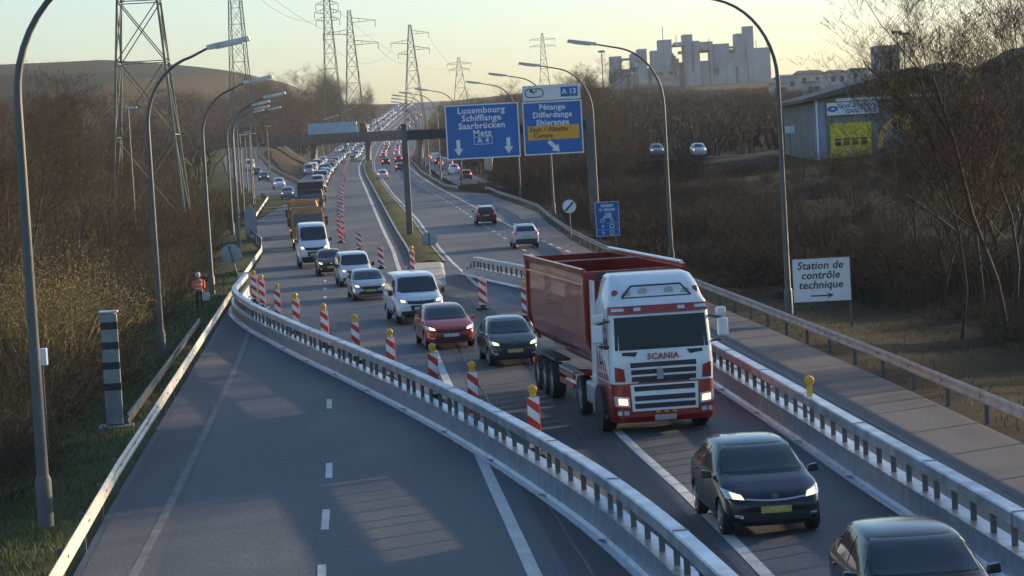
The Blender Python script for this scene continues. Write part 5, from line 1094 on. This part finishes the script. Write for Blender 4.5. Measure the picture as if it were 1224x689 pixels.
for y in (1.2, 4.6, 11.5, 12.8, 14.1):
    for s in (-1, 1): g = MB(); g.lathe([(.5, -.15), (.5, .15)], 'X', 16, (s * 1.05, y, .5)); g.build('wheel', 'tyre', r, smooth=35)

# ---------------- distant traffic, shared simple copies
KIDS.clear()
FC = {k: make_car(kd, l, w_, h, .32, simple=True, name=nm) for k, (kd, l, w_, h, nm) in {'hatch': ('hatch', 4.1, 1.76, 1.47, 'car'), 'suv': ('suv', 4.3, 1.82, 1.66, 'car'), 'van': ('van', 5.0, 1.95, 2.1, 'van')}.items()}
FR = {k: make_car(kd, l, w_, h, .32, simple=True, lit=False, name='car', far_tail=True) for k, (kd, l, w_, h) in {'hatch': ('hatch', 4.1, 1.76, 1.47), 'suv': ('suv', 4.3, 1.82, 1.66)}.items()}
FR['van'] = make_car('van', 5.0, 1.95, 2.2, .33, simple=True, lit=False, name='van', far_tail=True)
usedF = set()
COLS = [(.55, .58, .62), (.02, .02, .025), (.30, .32, .34), (.05, .07, .12), (.62, .64, .66), (.09, .09, .1), (.2, .03, .03), (.35, .38, .4), (.12, .16, .24)]
CN = ['white', 'black', 'grey', 'dark blue', 'white', 'dark grey', 'dark red', 'silver', 'blue grey']
def farcar(kind, x, y, slope, away, ci, label, group=None, zf=zr):
    D_ = FR if away else FC; key = (kind, away)
    if key in usedF: o = copy_tree(D_[kind])
    else: o = D_[kind]; usedF.add(key)
    return place(o, x, y, slope, away, COLS[ci], label, 'van' if kind == 'van' else 'car', group, z=zf(y), zs=zf)
# on the slip road
for px, py, Y, ci, kd, lb in [(344, 238, 306, 8, 'hatch', 'blue car with lit headlights about to join the queue from the slip road'), (328, 226, 352, 0, 'suv', 'white car with lit headlights second on the slip road'), (313, 217, 398, 3, 'hatch', 'dark blue car third on the slip road'), (303, 212, 424, 1, 'hatch', 'dark car fourth on the slip road, half hidden by lamp posts'), (297, 205, 455, 4, 'van', 'white van at the top of the slip road')]:
    s = (RAMPC(Y + 8) - RAMPC(Y - 8)) / 16 if Y > 330 else -.09; x = at(px, py, Y).x if Y < 330 else RAMPC(Y) + .4
    farcar(kd, x, Y, -s, False, ci, lb, 'cars on the slip road', rampz)
QL = lambda Y: LD(Y) - 1.8
Y = 246.0; i = 0
rnd = random.Random(3)
while Y < 640:
    kd = rnd.choice(['hatch', 'suv', 'hatch', 'van', 'suv']); ci = rnd.randrange(9); gap = 7.2 + rnd.random() * 3.2 + (2 if kd == 'van' else 0)
    if not 296 < Y < 300: farcar(kd, QL(Y) - .2 + rnd.uniform(-.25, .25), Y, .068, False, ci, '%s %s, %s in the queue behind the dark box truck' % (CN[ci], 'van' if kd == 'van' else 'car', ORD[i] if i < 40 else 'further back'), 'cars queueing before the bridge')
    Y += gap; i += 1
Y = 332.0
FN = 'small car with lit headlights in the far queue beyond the bridge'
Y = 440
i = 0
while Y < 640:
    kd = rnd.choice(['hatch', 'suv', 'van']); ci = rnd.choice([0, 4, 7, 2, 1, 3]); farcar(kd, QL(Y) - 3.6 + rnd.uniform(-.25, .25), Y, .068, False, ci, '%s %s, %s in the outer file merging beside the far queue' % (CN[ci], 'van' if kd == 'van' else 'car', ORD[i]), 'cars in the outer file before the bridge'); Y += 8 + rnd.random() * 4; i += 1
for lane in (0, 1, 2):
    Y = 652 + lane * 5
    while Y < 1550:
        kd = rnd.choice(['hatch', 'suv', 'hatch', 'van', 'suv']); ci = rnd.choice([0, 0, 2, 4, 7, 7, 1, 3, 5]); base_ = tab(*FAR)(Y) - 3.8 - lane * 3.6
        if lane < 2 or Y > 760: farcar(kd, base_ + rnd.uniform(-.3, .3), Y, -.005 if Y > 1000 else .03, False, ci, FN if kd != 'van' else 'small van with lit headlights in the far queue beyond the bridge', 'far queue beyond the bridge')
        Y += 11 + rnd.random() * 9 + (Y - 650) * .008
# away from the camera
q = at(456, 206, 372); farcar('hatch', q.x, 374, .07, True, 0, 'white car driving away alone in the fast lane before the bridge', None)
for i, (px, py, Y, ci, kd, lb) in enumerate([(478, 200, 430, 6, 'hatch', 'small red-lit car driving away in the right lane before the bridge'), (461, 191, 520, 1, 'suv', 'dark car driving away in the left lane near the bridge'), (476, 189, 560, 6, 'suv', 'dark red car braking just before the bridge')]):
    q = at(px, py, Y); farcar(kd, q.x, Y, .068, True, ci, lb)
for i in range(7):
    Y = 430 + i * 24; q = (RW2(Y) + 4.3, Y) if i < 0 else (ER(Y) + 5.5, Y); z = zr(Y)
# exit lane traffic on the right
strip('exit_road', off(ER, 2.6), off(ER, 7.4), 300, 640, .02 + .0, 'asphalt', lambda Y: zr(Y) + .0)
for i in range(8):
    Y = 345 + i * 34; farcar(['hatch', 'suv', 'van'][i % 3], ER(Y) + 5, Y, .06, True, [6, 0, 2, 7, 1, 4, 6, 3][i], '%s car in line on the exit road under the left blue sign, counting away' % ORD[i], 'cars on the exit road')
for lane in (0, 1):
    Y = 668 + lane * 7
    while Y < 1300:
        farcar(rnd.choice(['hatch', 'suv', 'van']), tab(*FAR)(Y) + 4.2 + lane * 3.7, Y, .02, True, rnd.choice([0, 1, 2, 3, 4, 5, 7]), 'tiny vehicle driving away beyond the bridge', 'far traffic driving away beyond the bridge'); Y += 20 + rnd.random() * 30 + (Y - 650) * .05
# cars on the upper road at the right
for px, py, Y, ci, lb in [(835, 188, 285, 4, 'white car with lit headlights on the side road among the bushes on the right'), (785, 188, 300, 2, 'pale grey car half hidden in bushes on the side road at the right')]:
    q = at(px, py, Y); gz = max(q.z, ground(q.x, Y)); farcar('suv', q.x, Y, 0, False, ci, lb, zf=lambda y_, g_=gz: g_)
q = at(810, 188, 285); strip('side_road', lambda Y: 12.5, lambda Y: 33, 279, 292, 0, 'asphalt_pale', lambda Y: at(835, 188, 285).z - .02)
# sweep up unused prototypes
def wipe(o):
    for k in kids(o): wipe(k)
    bpy.data.objects.remove(o)
KIDS.clear()
for aw, D_ in ((False, FC), (True, FR)):
    for k, o in D_.items():
        if (k, aw) not in usedF: wipe(o)
# ------------------------------------------------------------------ vegetation
rng = np.random.default_rng(11)
def ribbons(P0, P1, w0, w1, cross=False):
    """numpy quads for many straight twigs; random facing"""
    d = P1 - P0; L_ = np.linalg.norm(d, axis=1, keepdims=True) + 1e-9; d = d / L_
    rv = rng.normal(size=P0.shape); s = np.cross(d, rv); s /= np.linalg.norm(s, axis=1, keepdims=True) + 1e-9
    V = np.stack([P0 - s * w0[:, None], P0 + s * w0[:, None], P1 + s * w1[:, None], P1 - s * w1[:, None]], 1); return V.reshape(-1, 3)
def bush_proto(nst, H_, spread, w_, sub=5, fan=1.5, seed=0, tang=.46):
    """many stems leaving the ground, each forking into finer twigs; returns quad vertices"""
    rg = np.random.default_rng(seed); out = []
    a = rg.uniform(0, 2 * PI, nst); rr = np.sqrt(rg.uniform(0, 1, nst)) * spread * .35
    P = np.stack([rr * np.cos(a), rr * np.sin(a), np.zeros(nst)], 1)
    lean = rg.uniform(.05, fan, nst); az = a + rg.normal(0, .5, nst)
    D_ = np.stack([np.cos(az) * lean, np.sin(az) * lean, np.ones(nst)], 1); D_ /= np.linalg.norm(D_, axis=1, keepdims=True)
    ln = H_ * rg.uniform(.18, .30, nst); w0 = np.full(nst, w_ * 1.8)
    for lv in range(5):
        Q = P + D_ * ln[:, None]; w1 = w0 * .75
        out.append(ribbons(P, Q, w0, w1))
        k = [1, 2, 2, 2, 0][lv] + 0
        if k == 0: break
        idx = np.repeat(np.arange(len(Q)), k); T_ = rg.uniform(.35, 1, len(idx))[:, None]
        if k == 1: T_[:] = 1
        newP = P[idx] * (1 - T_) + Q[idx] * T_
        jit = rg.normal(0, tang + .08 * lv, (len(idx), 3)); jit[:, 2] = jit[:, 2] * .7 - .05 * lv
        nd = D_[idx] + jit; nd /= np.linalg.norm(nd, axis=1, keepdims=True)
        P, D_, ln, w0 = newP, nd, ln[idx] * rg.uniform(.65, 1.0, len(idx)), w1[idx] * .72
    return np.concatenate(out)
def quads_obj(name, V, material, parent=None):
    n = len(V) // 4; me = bpy.data.meshes.new(name); me.vertices.add(len(V)); me.vertices.foreach_set('co', V.astype(np.float32).ravel())
    me.loops.add(4 * n); me.loops.foreach_set('vertex_index', np.arange(4 * n, dtype=np.int32)); me.polygons.add(n)
    me.polygons.foreach_set('loop_start', np.arange(0, 4 * n, 4, dtype=np.int32)); me.update(calc_edges=True)
    me.materials.append(M[material]); o = bpy.data.objects.new(name, me); C.objects.link(o); o.parent = parent; return o
def scatter(protos, spots):
    out = []
    for (x, y, z, s, sz) in spots:
        V = protos[rng.integers(len(protos))]; a = rng.uniform(0, 2 * PI); c, sn = math.cos(a), math.sin(a)
        W_ = np.empty_like(V); W_[:, 0] = (V[:, 0] * c - V[:, 1] * sn) * s + x; W_[:, 1] = (V[:, 0] * sn + V[:, 1] * c) * s + y; W_[:, 2] = V[:, 2] * sz + z; out.append(W_)
    return np.concatenate(out)
NEAR = [bush_proto(84, 4.2, 3.4, .011, seed=k) for k in range(5)]
TALL = [bush_proto(62, 8.0, 3.4, .016, fan=.75, seed=20 + k, tang=.38) for k in range(5)]
FARB = [bush_proto(16, 9.0, 4.5, .07, fan=.6, seed=40 + k) for k in range(4)]
def spots(n, fx, y0, y1, s0, s1, zs=1.0, pw=1.0):
    out = []
    for _ in range(n):
        Y = y0 + (y1 - y0) * rng.uniform() ** pw; X = fx(Y); s = rng.uniform(s0, s1); out.append((X, Y, ground(X, Y) - .15, s, s * zs * rng.uniform(.85, 1.15)))
    return out
# left bank
Lf = lambda a, b: (lambda Y: rampL(Y) - rng.uniform(a, b))
def vedge(Y): return 2.9 + .5 * math.sin(Y * .21)
S1 = spots(400, lambda Y: rampL(Y) - vedge(Y) - rng.uniform(.5, 9), 52, 330, .55, 1.05, pw=1.25)
S1b = spots(60, lambda Y: rampL(Y) - vedge(Y) - rng.uniform(.8, 4), 58, 80, .5, .8) + spots(60, lambda Y: rampL(Y) - rng.uniform(3.2, 7.5), 50, 64, .42, .66)
S2 = spots(400, lambda Y: rampL(Y) - vedge(Y) - rng.uniform(7, 46), 60, 380, .6, 1.0, pw=1.1)
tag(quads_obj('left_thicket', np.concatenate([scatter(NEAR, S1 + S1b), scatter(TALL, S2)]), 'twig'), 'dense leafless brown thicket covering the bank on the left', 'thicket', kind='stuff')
# right bank
S3 = spots(300, lambda Y: ER(Y) + rng.uniform(3.8, 14) + 2.5 * (1 - sst(95, 130, Y)), 96, 300, .6, 1.05)
S4 = spots(300, lambda Y: ER(Y) + rng.uniform(10, 48), 100, 262, .36, .55)
S4b = spots(150, lambda Y: ER(Y) + rng.uniform(8, 24), 262, 340, .5, .8)
S5 = spots(260, lambda Y: ER(Y) + rng.uniform(6.5, 22), 58, 112, .32, .62) + spots(110, lambda Y: ER(Y) + rng.uniform(1.8, 5), 105, 285, .25, .5)
tag(quads_obj('right_thicket', np.concatenate([scatter(NEAR, S3 + S5), scatter(TALL, S4 + S4b)]), 'twig_shaded'), 'dense leafless dark thicket behind the guard rail on the right', 'thicket', kind='stuff')
# far woods
S6 = spots(700, lambda Y: rampL(Y) - rng.uniform(4, 160), 380, 1000, .8, 1.5)
S6 += spots(420, lambda Y: mainL(Y) - rng.uniform(3, 70), 860, 1300, 1.0, 1.7) + spots(300, lambda Y: mainL(Y) - rng.uniform(5, 60), 900, 1150, 1.1, 1.6)
S6 += spots(260, lambda Y: mainL(Y) - rng.uniform(6, 40), 690, 900, .6, 1.2)
def limL(x, Y): px = 612 + x / Y * F; return at(px, float(np.interp(px, [-200, 0, 150, 250, 320, 370, 430, 470, 520], [112, 112, 106, 98, 92, 76, 84, 104, 118])), Y).z
S6 = [(a, b, c, d, min(e, (limL(a, b) - c) / 9)) for a, b, c, d, e in S6 if (limL(a, b) - c) / 9 > .2]
tag(quads_obj('far_wood', scatter(FARB, S6), 'twig_far'), 'brown wooded ridge rising behind the bridge on the left', 'wood', kind='stuff')
S7 = spots(560, lambda Y: ER(Y) + rng.uniform(9, 110), 330, 620, .7, 1.05) + spots(420, lambda Y: ER(Y) + rng.uniform(8, 260), 690, 1350, .7, 1.2) + spots(160, lambda Y: rng.uniform(60, 330), 420, 1000, .35, .6)
for _ in range(620):
    Y = rng.uniform(640, 1420); X = rng.uniform(at(730, 0, Y).x, at(1290, 0, Y).x); s = rng.uniform(.6, 1.2); S7.append((X, Y, ground(X, Y) - .2, s, s))
def lim(x, Y): px = 612 + x / Y * F; return at(px, float(np.interp(px, [700, 745, 800, 850, 930, 1060, 1224], [70, 88, 94, 104, 100, 92, 84])), Y).z
S7 = [(a, b, c, d, min(e, (lim(a, b) - c) / 9)) for a, b, c, d, e in S7 if (lim(a, b) - c) / 9 > .25]
tag(quads_obj('far_wood', scatter(FARB, S7), 'twig_far'), 'brown wood on the right stretching to the factory skyline', 'wood', kind='stuff')
# island between slip road and main road, small shrubs
S8 = [(x, y, ground(x, y), s, s) for x, y, s in [((RAMPC(Y) + 4 + mainL(Y)) / 2 + rng.uniform(-2, 2), Y, rng.uniform(.18, .4)) for Y in rng.uniform(430, 620, 60)]]
# single trees --------------------------------------------------
def tree_proto(name, H_, seed, spread=.5, lim=5, w_=.17, dens=1.0):
    rg = random.Random(seed); tr = MB(); tw = [[], [], [], []]
    def grow(p_, d, L_, r_, lv):
        nseg = 4; pts = [p_.copy()]; rad = [r_]; q = p_.copy(); dd = d.copy()
        for k in range(nseg):
            dd = (dd + Vector((rg.gauss(0, .14), rg.gauss(0, .14), rg.gauss(0, .09) + (.05 if lv else .02)))).normalized(); q = q + dd * L_ / nseg; pts.append(q.copy()); rad.append(r_ * (1 - .55 * (k + 1) / nseg))
        if lv <= 2: tr_ = trunkmb if lv == 0 else limb; tr_.tube(pts, rad, 7 if lv == 0 else 4, caps=False)
        else:
            for a, b, ra, rb in zip(pts[:-1], pts[1:], rad[:-1], rad[1:]): tw[0].append(a); tw[1].append(b); tw[2].append(ra); tw[3].append(rb)
        if lv >= lim: return
        n_ = {0: 11, 1: 7, 2: 6, 3: 4, 4: 3}[lv]; n_ = max(2, int(n_ * dens))
        for k in range(n_):
            t_ = (.30 + .7 * k / n_) if lv == 0 else rg.uniform(.25, 1.0); i = min(nseg - 1, int(t_ * nseg)); f = t_ * nseg - i
            b = pts[i].lerp(pts[i + 1], min(1, f)); az = rg.uniform(0, 2 * PI) if lv == 0 else rg.uniform(0, 2 * PI)
            side = Vector((math.cos(az), math.sin(az), rg.uniform(.1, .7))).normalized(); nd = (dd * (1 - spread) + side * spread * 1.15).normalized()
            grow(b, nd, L_ * rg.uniform(.42, .62) * (1.0 if lv else (1.15 - .45 * t_)), max(.007, rad[i] * rg.uniform(.34, .5)), lv + 1)
    r = empty(name); trunkmb, limb = MB(), MB()
    grow(Vector((0, 0, -.3)), Vector((rg.gauss(0, .03), rg.gauss(0, .03), 1)), H_, w_, 0)
    trunkmb.build('trunk', 'bark', r, smooth=60)
    A = np.array([tuple(q) for q in tw[0]]); B = np.array([tuple(q) for q in tw[1]]); V = ribbons(A, B, np.maximum(np.array(tw[2]), .007), np.maximum(np.array(tw[3]), .0055))
    lv_ = np.array([q for f in limb.f for q in [limb.v[k] for k in f]]); V = np.concatenate([V, lv_])
    quads_obj('crown', V, 'twig', r); return r
KIDS.clear()
TP = [tree_proto('bare_tree', 9.5, 1, .62, w_=.13), tree_proto('bare_tree', 12.5, 2, .60, w_=.14), tree_proto('bare_tree', 8.0, 3, .55, w_=.14), tree_proto('bare_tree', 14, 5, .60, w_=.15), tree_proto('bare_tree', 11, 8, .5, w_=.14)]
tused = set()
def put_tree(k, x, y, s, label, group, rz=None, z=None):
    o = TP[k] if k not in tused else copy_tree(TP[k]); tused.add(k)
    o.location = (x, y, ground(x, y) if z is None else z); o.rotation_euler = (0, 0, rng.uniform(0, 6.28) if rz is None else rz); o.scale = (s,) * 3; tag(o, label, 'tree', group); return o
q = at(1150, 415, 82); put_tree(1, q.x, 82, .62, 'bare tree with a straight trunk standing just right of the white station board', 'bare trees on the right')
q = at(1208, 430, 80); put_tree(3, q.x, 80, .68, 'large bare tree at the right edge, its trunk partly cut off by the frame', 'bare trees on the right')
q = at(1222, 420, 96); put_tree(4, q.x, 98, .8, 'bare tree behind the large one at the right edge', 'bare trees on the right')
q = at(1122, 330, 112); put_tree(0, q.x, 118, .55, 'small bare spreading tree to the right of the warehouse window', 'bare trees on the right')
q = at(1180, 300, 130); put_tree(4, q.x, 132, .9, 'bare forked tree behind the thicket near the right edge', 'bare trees on the right')
for k_, (px, Y, kk, s_, lb) in enumerate([(1085, 104, 2, .4, 'low bushy bare tree just behind the white station board, to its right'), (1128, 96, 4, .5, 'small bare tree close left of the straight-trunked one'), (1178, 92, 0, .62, 'low spreading bare tree between the two trunks at the right'), (1200, 112, 2, .8, 'spreading bare tree in the thicket below the cut-off house'), (1150, 106, 3, .42, 'fine-twigged bare tree rising right behind the straight trunk'), (1128, 128, 0, .5, 'wide bare tree in front of the excavator'), (1215, 90, 1, .58, 'bare tree with dense fine twigs filling the right edge')]):
    q = at(px, 400, Y); put_tree(kk, q.x, Y, s_, lb, 'bare trees on the right')
GR = ''
k_ = 0
NM = 'leafless tree among the others in the wood on the right of the motorway'
for _ in range(40):     # right wood
    Y = rng.uniform(175, 330); X = ER(Y) + rng.uniform(10, 24)
    if at(735, 0, Y).x < X: continue
    put_tree(int(rng.integers(5)), X, Y, rng.uniform(.4, .65) , NM, 'leafless trees of the right wood')
for _ in range(40):
    Y = rng.uniform(340, 600); X = ER(Y) + rng.uniform(8, 60)
    if X > at(720, 0, Y).x: continue
    put_tree(int(rng.integers(5)), X, Y, rng.uniform(.6, .9), NM, 'leafless trees of the right wood')
NML = 'leafless tree among the others on the wooded bank at the left'
for _ in range(60):
    Y = rng.uniform(110, 380); X = rampL(Y) - rng.uniform(12, 50); put_tree(int(rng.integers(5)), X, Y, rng.uniform(.5, .85), NML, 'leafless trees of the left bank')
for _ in range(60):
    Y = rng.uniform(900, 1250); X = mainL(Y) - rng.uniform(4, 45); put_tree(int(rng.integers(5)), X, Y, rng.uniform(.9, 1.5), 'leafless tree on the ridge above the bridge', 'leafless trees on the ridge')
# the row out of frame on the right whose gaps let the low sun onto the road
for i in range(15):
    Y = 34 + i * 8.5 + rng.uniform(-2, 2); X = ER(Y) + rng.uniform(16, 40)
    if at(1240, 0, Y).x > X: X = at(1300, 0, Y).x + rng.uniform(0, 8)
    put_tree(int(rng.integers(5)), X, Y, rng.uniform(.8, 1.15), 'leafless tree of the row just beyond the right edge of the view', 'leafless trees beyond the right edge')
S9 = [(x, y, ground(x, y) - .2, s, s * rng.uniform(.9, 1.2)) for x, y, s in [(ER(Y) + rng.uniform(20, 60) + max(0, 0), Y, rng.uniform(.4, .8)) for Y in rng.uniform(20, 110, 120)] if x > at(1250, 0, y).x]
tag(quads_obj('right_thicket', scatter(TALL, S9), 'twig'), 'leafless thicket carrying on past the right edge', 'thicket', kind='stuff')
# pale leafy shrub on the left
pv = bush_proto(60, 4.2, 3.6, .012, seed=77); r = None
for i, (px, py, Y, s) in enumerate([(52, 330, 82, 1.25), (92, 345, 86, 1.05), (18, 350, 80, 1.15)]):
    q = at(px, py, Y); r = empty('pale_shrub', (q.x, Y, ground(q.x, Y) + .9), 0, '%s of three pale yellowish shrubs lit by the sun in the left thicket' % ['middle', 'right', 'left'][i], 'shrub', 'pale shrubs'); r.scale = (s * .8, s * .8, s * 1.15)
    quads_obj('twigs', scatter([pv], [(0, 0, 0, 1, 1)]), 'twig_pale', r)
    n = 6000; ci = rng.integers(0, len(pv) // 4, n) * 4 + 2; c_ = pv[ci] + rng.normal(0, .12, (n, 3)); c_ = c_[c_[:, 2] > .8]; e_ = rng.normal(0, 1, c_.shape); e_ /= np.linalg.norm(e_, axis=1, keepdims=True)
    quads_obj('leaves', ribbons(c_, c_ + e_ * .05, np.full(len(c_), .013), np.full(len(c_), .006)), 'twig_pale', r)
# verge grass
n = 26000; Y = 36 + 120 * rng.uniform(size=n) ** 1.5; side = rng.uniform(size=n) < .85
X = np.array([rampL(y) - rng.uniform(.3, 6.5) if s else ER(y) + rng.uniform(.4, 6.5) for y, s in zip(Y, side)]); Zg = np.array([ground(x, y) for x, y in zip(X, Y)])
P0 = np.stack([X, Y, Zg - .02], 1); dd = rng.normal(0, .35, (n, 3)); dd[:, 2] = 1; P1 = P0 + dd * rng.uniform(.06, .22, n)[:, None]
tag(quads_obj('verge_grass', ribbons(P0, P1, np.full(n, .014), np.full(n, .003)), 'blade'), 'rough grass on both verges', 'grass', kind='stuff')

# ------------------------------------------------------------------ the road worker
def person(loc, rz):
    J = [(0, 0, .98), (0, 0, 1.12), (0, .0, 1.30), (0, .0, 1.45), (0, -.01, 1.54),                       # 0 pelvis .. 4 neck
         (.10, 0, .93), (.11, -.16, .52), (.11, -.10, .09), (.11, -.26, .04),                             # 5-8 leg (stepping forward)
         (-.10, 0, .93), (-.11, .02, .50), (-.11, .16, .10), (-.11, .02, .04),                            # 9-12
         (.19, .0, 1.43), (.25, .02, 1.16), (.22, -.14, .96), (.215, -.19, .90),                          # 13-16 arm
         (-.19, .0, 1.43), (-.26, .03, 1.16), (-.24, -.08, .93), (-.235, -.12, .86)]                      # 17-20
    E_ = [(0, 1), (1, 2), (2, 3), (3, 4), (0, 5), (5, 6), (6, 7), (7, 8), (0, 9), (9, 10), (10, 11), (11, 12), (3, 13), (13, 14), (14, 15), (15, 16), (3, 17), (17, 18), (18, 19), (19, 20)]
    RD_ = [.15, .145, .155, .11, .055, .105, .065, .042, .04, .105, .065, .042, .04, .065, .05, .035, .036, .065, .05, .035, .036]
    J += [(0, -.015, 1.60), (0, -.025, 1.68), (0, -.02, 1.76)]; E_ += [(4, 21), (21, 22), (22, 23)]; RD_ += [.065, .092, .06]
    J += [(0, -.125, 1.665)]; E_ += [(22, 24)]; RD_ += [.016]      # nose
    for hnd, s in ((16, 1), (20, -1)):      # five fingers each
        hx, hy, hz = J[hnd]
        for k, (dx, dy, L_) in enumerate([(.0, .028, .075), (.0, .01, .085), (.0, -.01, .08), (.0, -.028, .062), (-s * .035, -.03, .05)]):
            a = len(J); J.append((hx + dx * .6, hy + dy - .01, hz - .035)); J.append((hx + dx - s * .012, hy + dy - .03, hz - .035 - L_)); E_ += [(hnd, a), (a, a + 1)]; RD_ += [.011, .009]
    me = bpy.data.meshes.new('person'); me.from_pydata([Vector(j) for j in J], E_, []); r = bpy.data.objects.new('person', me); C.objects.link(r)
    md = r.modifiers.new('skin', 'SKIN'); sv = me.skin_vertices[0].data
    for i, q in enumerate(RD_): sv[i].radius = (q, q * (.72 if i in (0, 1, 2, 3) else 1)); 
    sv[0].use_root = True; md2 = r.modifiers.new('s', 'SUBSURF'); md2.levels = md2.render_levels = 2
    bpy.context.view_layer.update(); nm = eval_mesh(r); r.modifiers.clear(); r.data = nm
    nm.materials.clear(); nm.materials.append(M['cloth_dark']); nm.materials.append(M['skin']); nm.shade_smooth()
    for p_ in nm.polygons:
        c = p_.center; p_.material_index = 1 if (c.z > 1.55 or (c.z < .935 and abs(c.x) > .17)) else 0
    r.location = loc; r.rotation_euler = (0, 0, rz)
    v = MB(); v.loft([[(math.cos(2 * PI * k / 20) * a, math.sin(2 * PI * k / 20) * b, z) for k in range(20)] for z, a, b in ((.90, .20, .15), (1.0, .205, .155), (1.2, .21, .16), (1.36, .225, .155), (1.45, .20, .13), (1.50, .10, .085))]); v = v.build('vest', 'vest', r, smooth=60)
    for z in (1.02, 1.2):
        b = MB(); b.loft([[(math.cos(2 * PI * k / 20) * .214, math.sin(2 * PI * k / 20) * .165, zz) for k in range(20)] for zz in (z, z + .05)]); b.build('reflective_band', 'reflect', v, smooth=60)
    for s in (-1, 1): MB().tube([(s * .235, .0, 1.42), (s * .27, .025, 1.18), (s * .245, -.06, 1.04)], [.07, .062, .05], 10).build('sleeve', 'vest', r, smooth=60)
    h = MB(); h.lathe([(.03, .12), (.09, .10), (.115, .03), (.118, -.04), (.10, -.09)], 'Z', 18, (0, .015, 1.70)); h.build('hood', 'hair', r, smooth=60)
    for s in (-1, 1): e_ = MB(); e_.lathe([(.004, -.008), (.012, 0), (.004, .008)], 'Y', 8, (s * .033, -.108, 1.685)); e_.build('eye', 'ink', r)
    m_ = MB(); m_.bar((-.025, -.098, 1.625), (.025, -.098, 1.625), .008, .008); m_.build('mouth', 'truck_red', r)
    return r
q = at(239, 368, 118); pr_ = person((q.x, 118, ground(q.x, 118) + .0), R(12)); tag(pr_, 'worker in an orange vest, pale hood and dark trousers behind the left rail', 'person')
bag = MB(); bag.loft([rrect(-.16, .16, -.08, .08, .42, .05), rrect(-.2, .2, -.11, .11, .55, .06), rrect(-.17, .17, -.09, .09, .82, .06)]); bg_ = bag.build('bag', 'hair', smooth=40); bg_.location = (q.x + .34, 117.9, ground(q.x, 118)); tag(bg_, 'pale bag hanging from the hand of the worker in the orange vest', 'bag')

# ------------------------------------------------------------------ air
hz = MB(); hz.box(-900, 1100, -120, 2600, -8, 105); h_ = hz.build('haze', 'white'); m = bpy.data.materials.new('haze'); m.use_nodes = True; t = m.node_tree; t.nodes.clear()
o_ = t.nodes.new('ShaderNodeOutputMaterial'); v = t.nodes.new('ShaderNodeVolumePrincipled'); v.inputs['Color'].default_value = (.84, .88, .95, 1); v.inputs['Density'].default_value = .00009; v.inputs['Anisotropy'].default_value = 0
t.links.new(v.outputs[0], o_.inputs['Volume']); h_.data.materials.clear(); h_.data.materials.append(m); tag(h_, 'pale evening haze in the air', 'haze', kind='stuff')
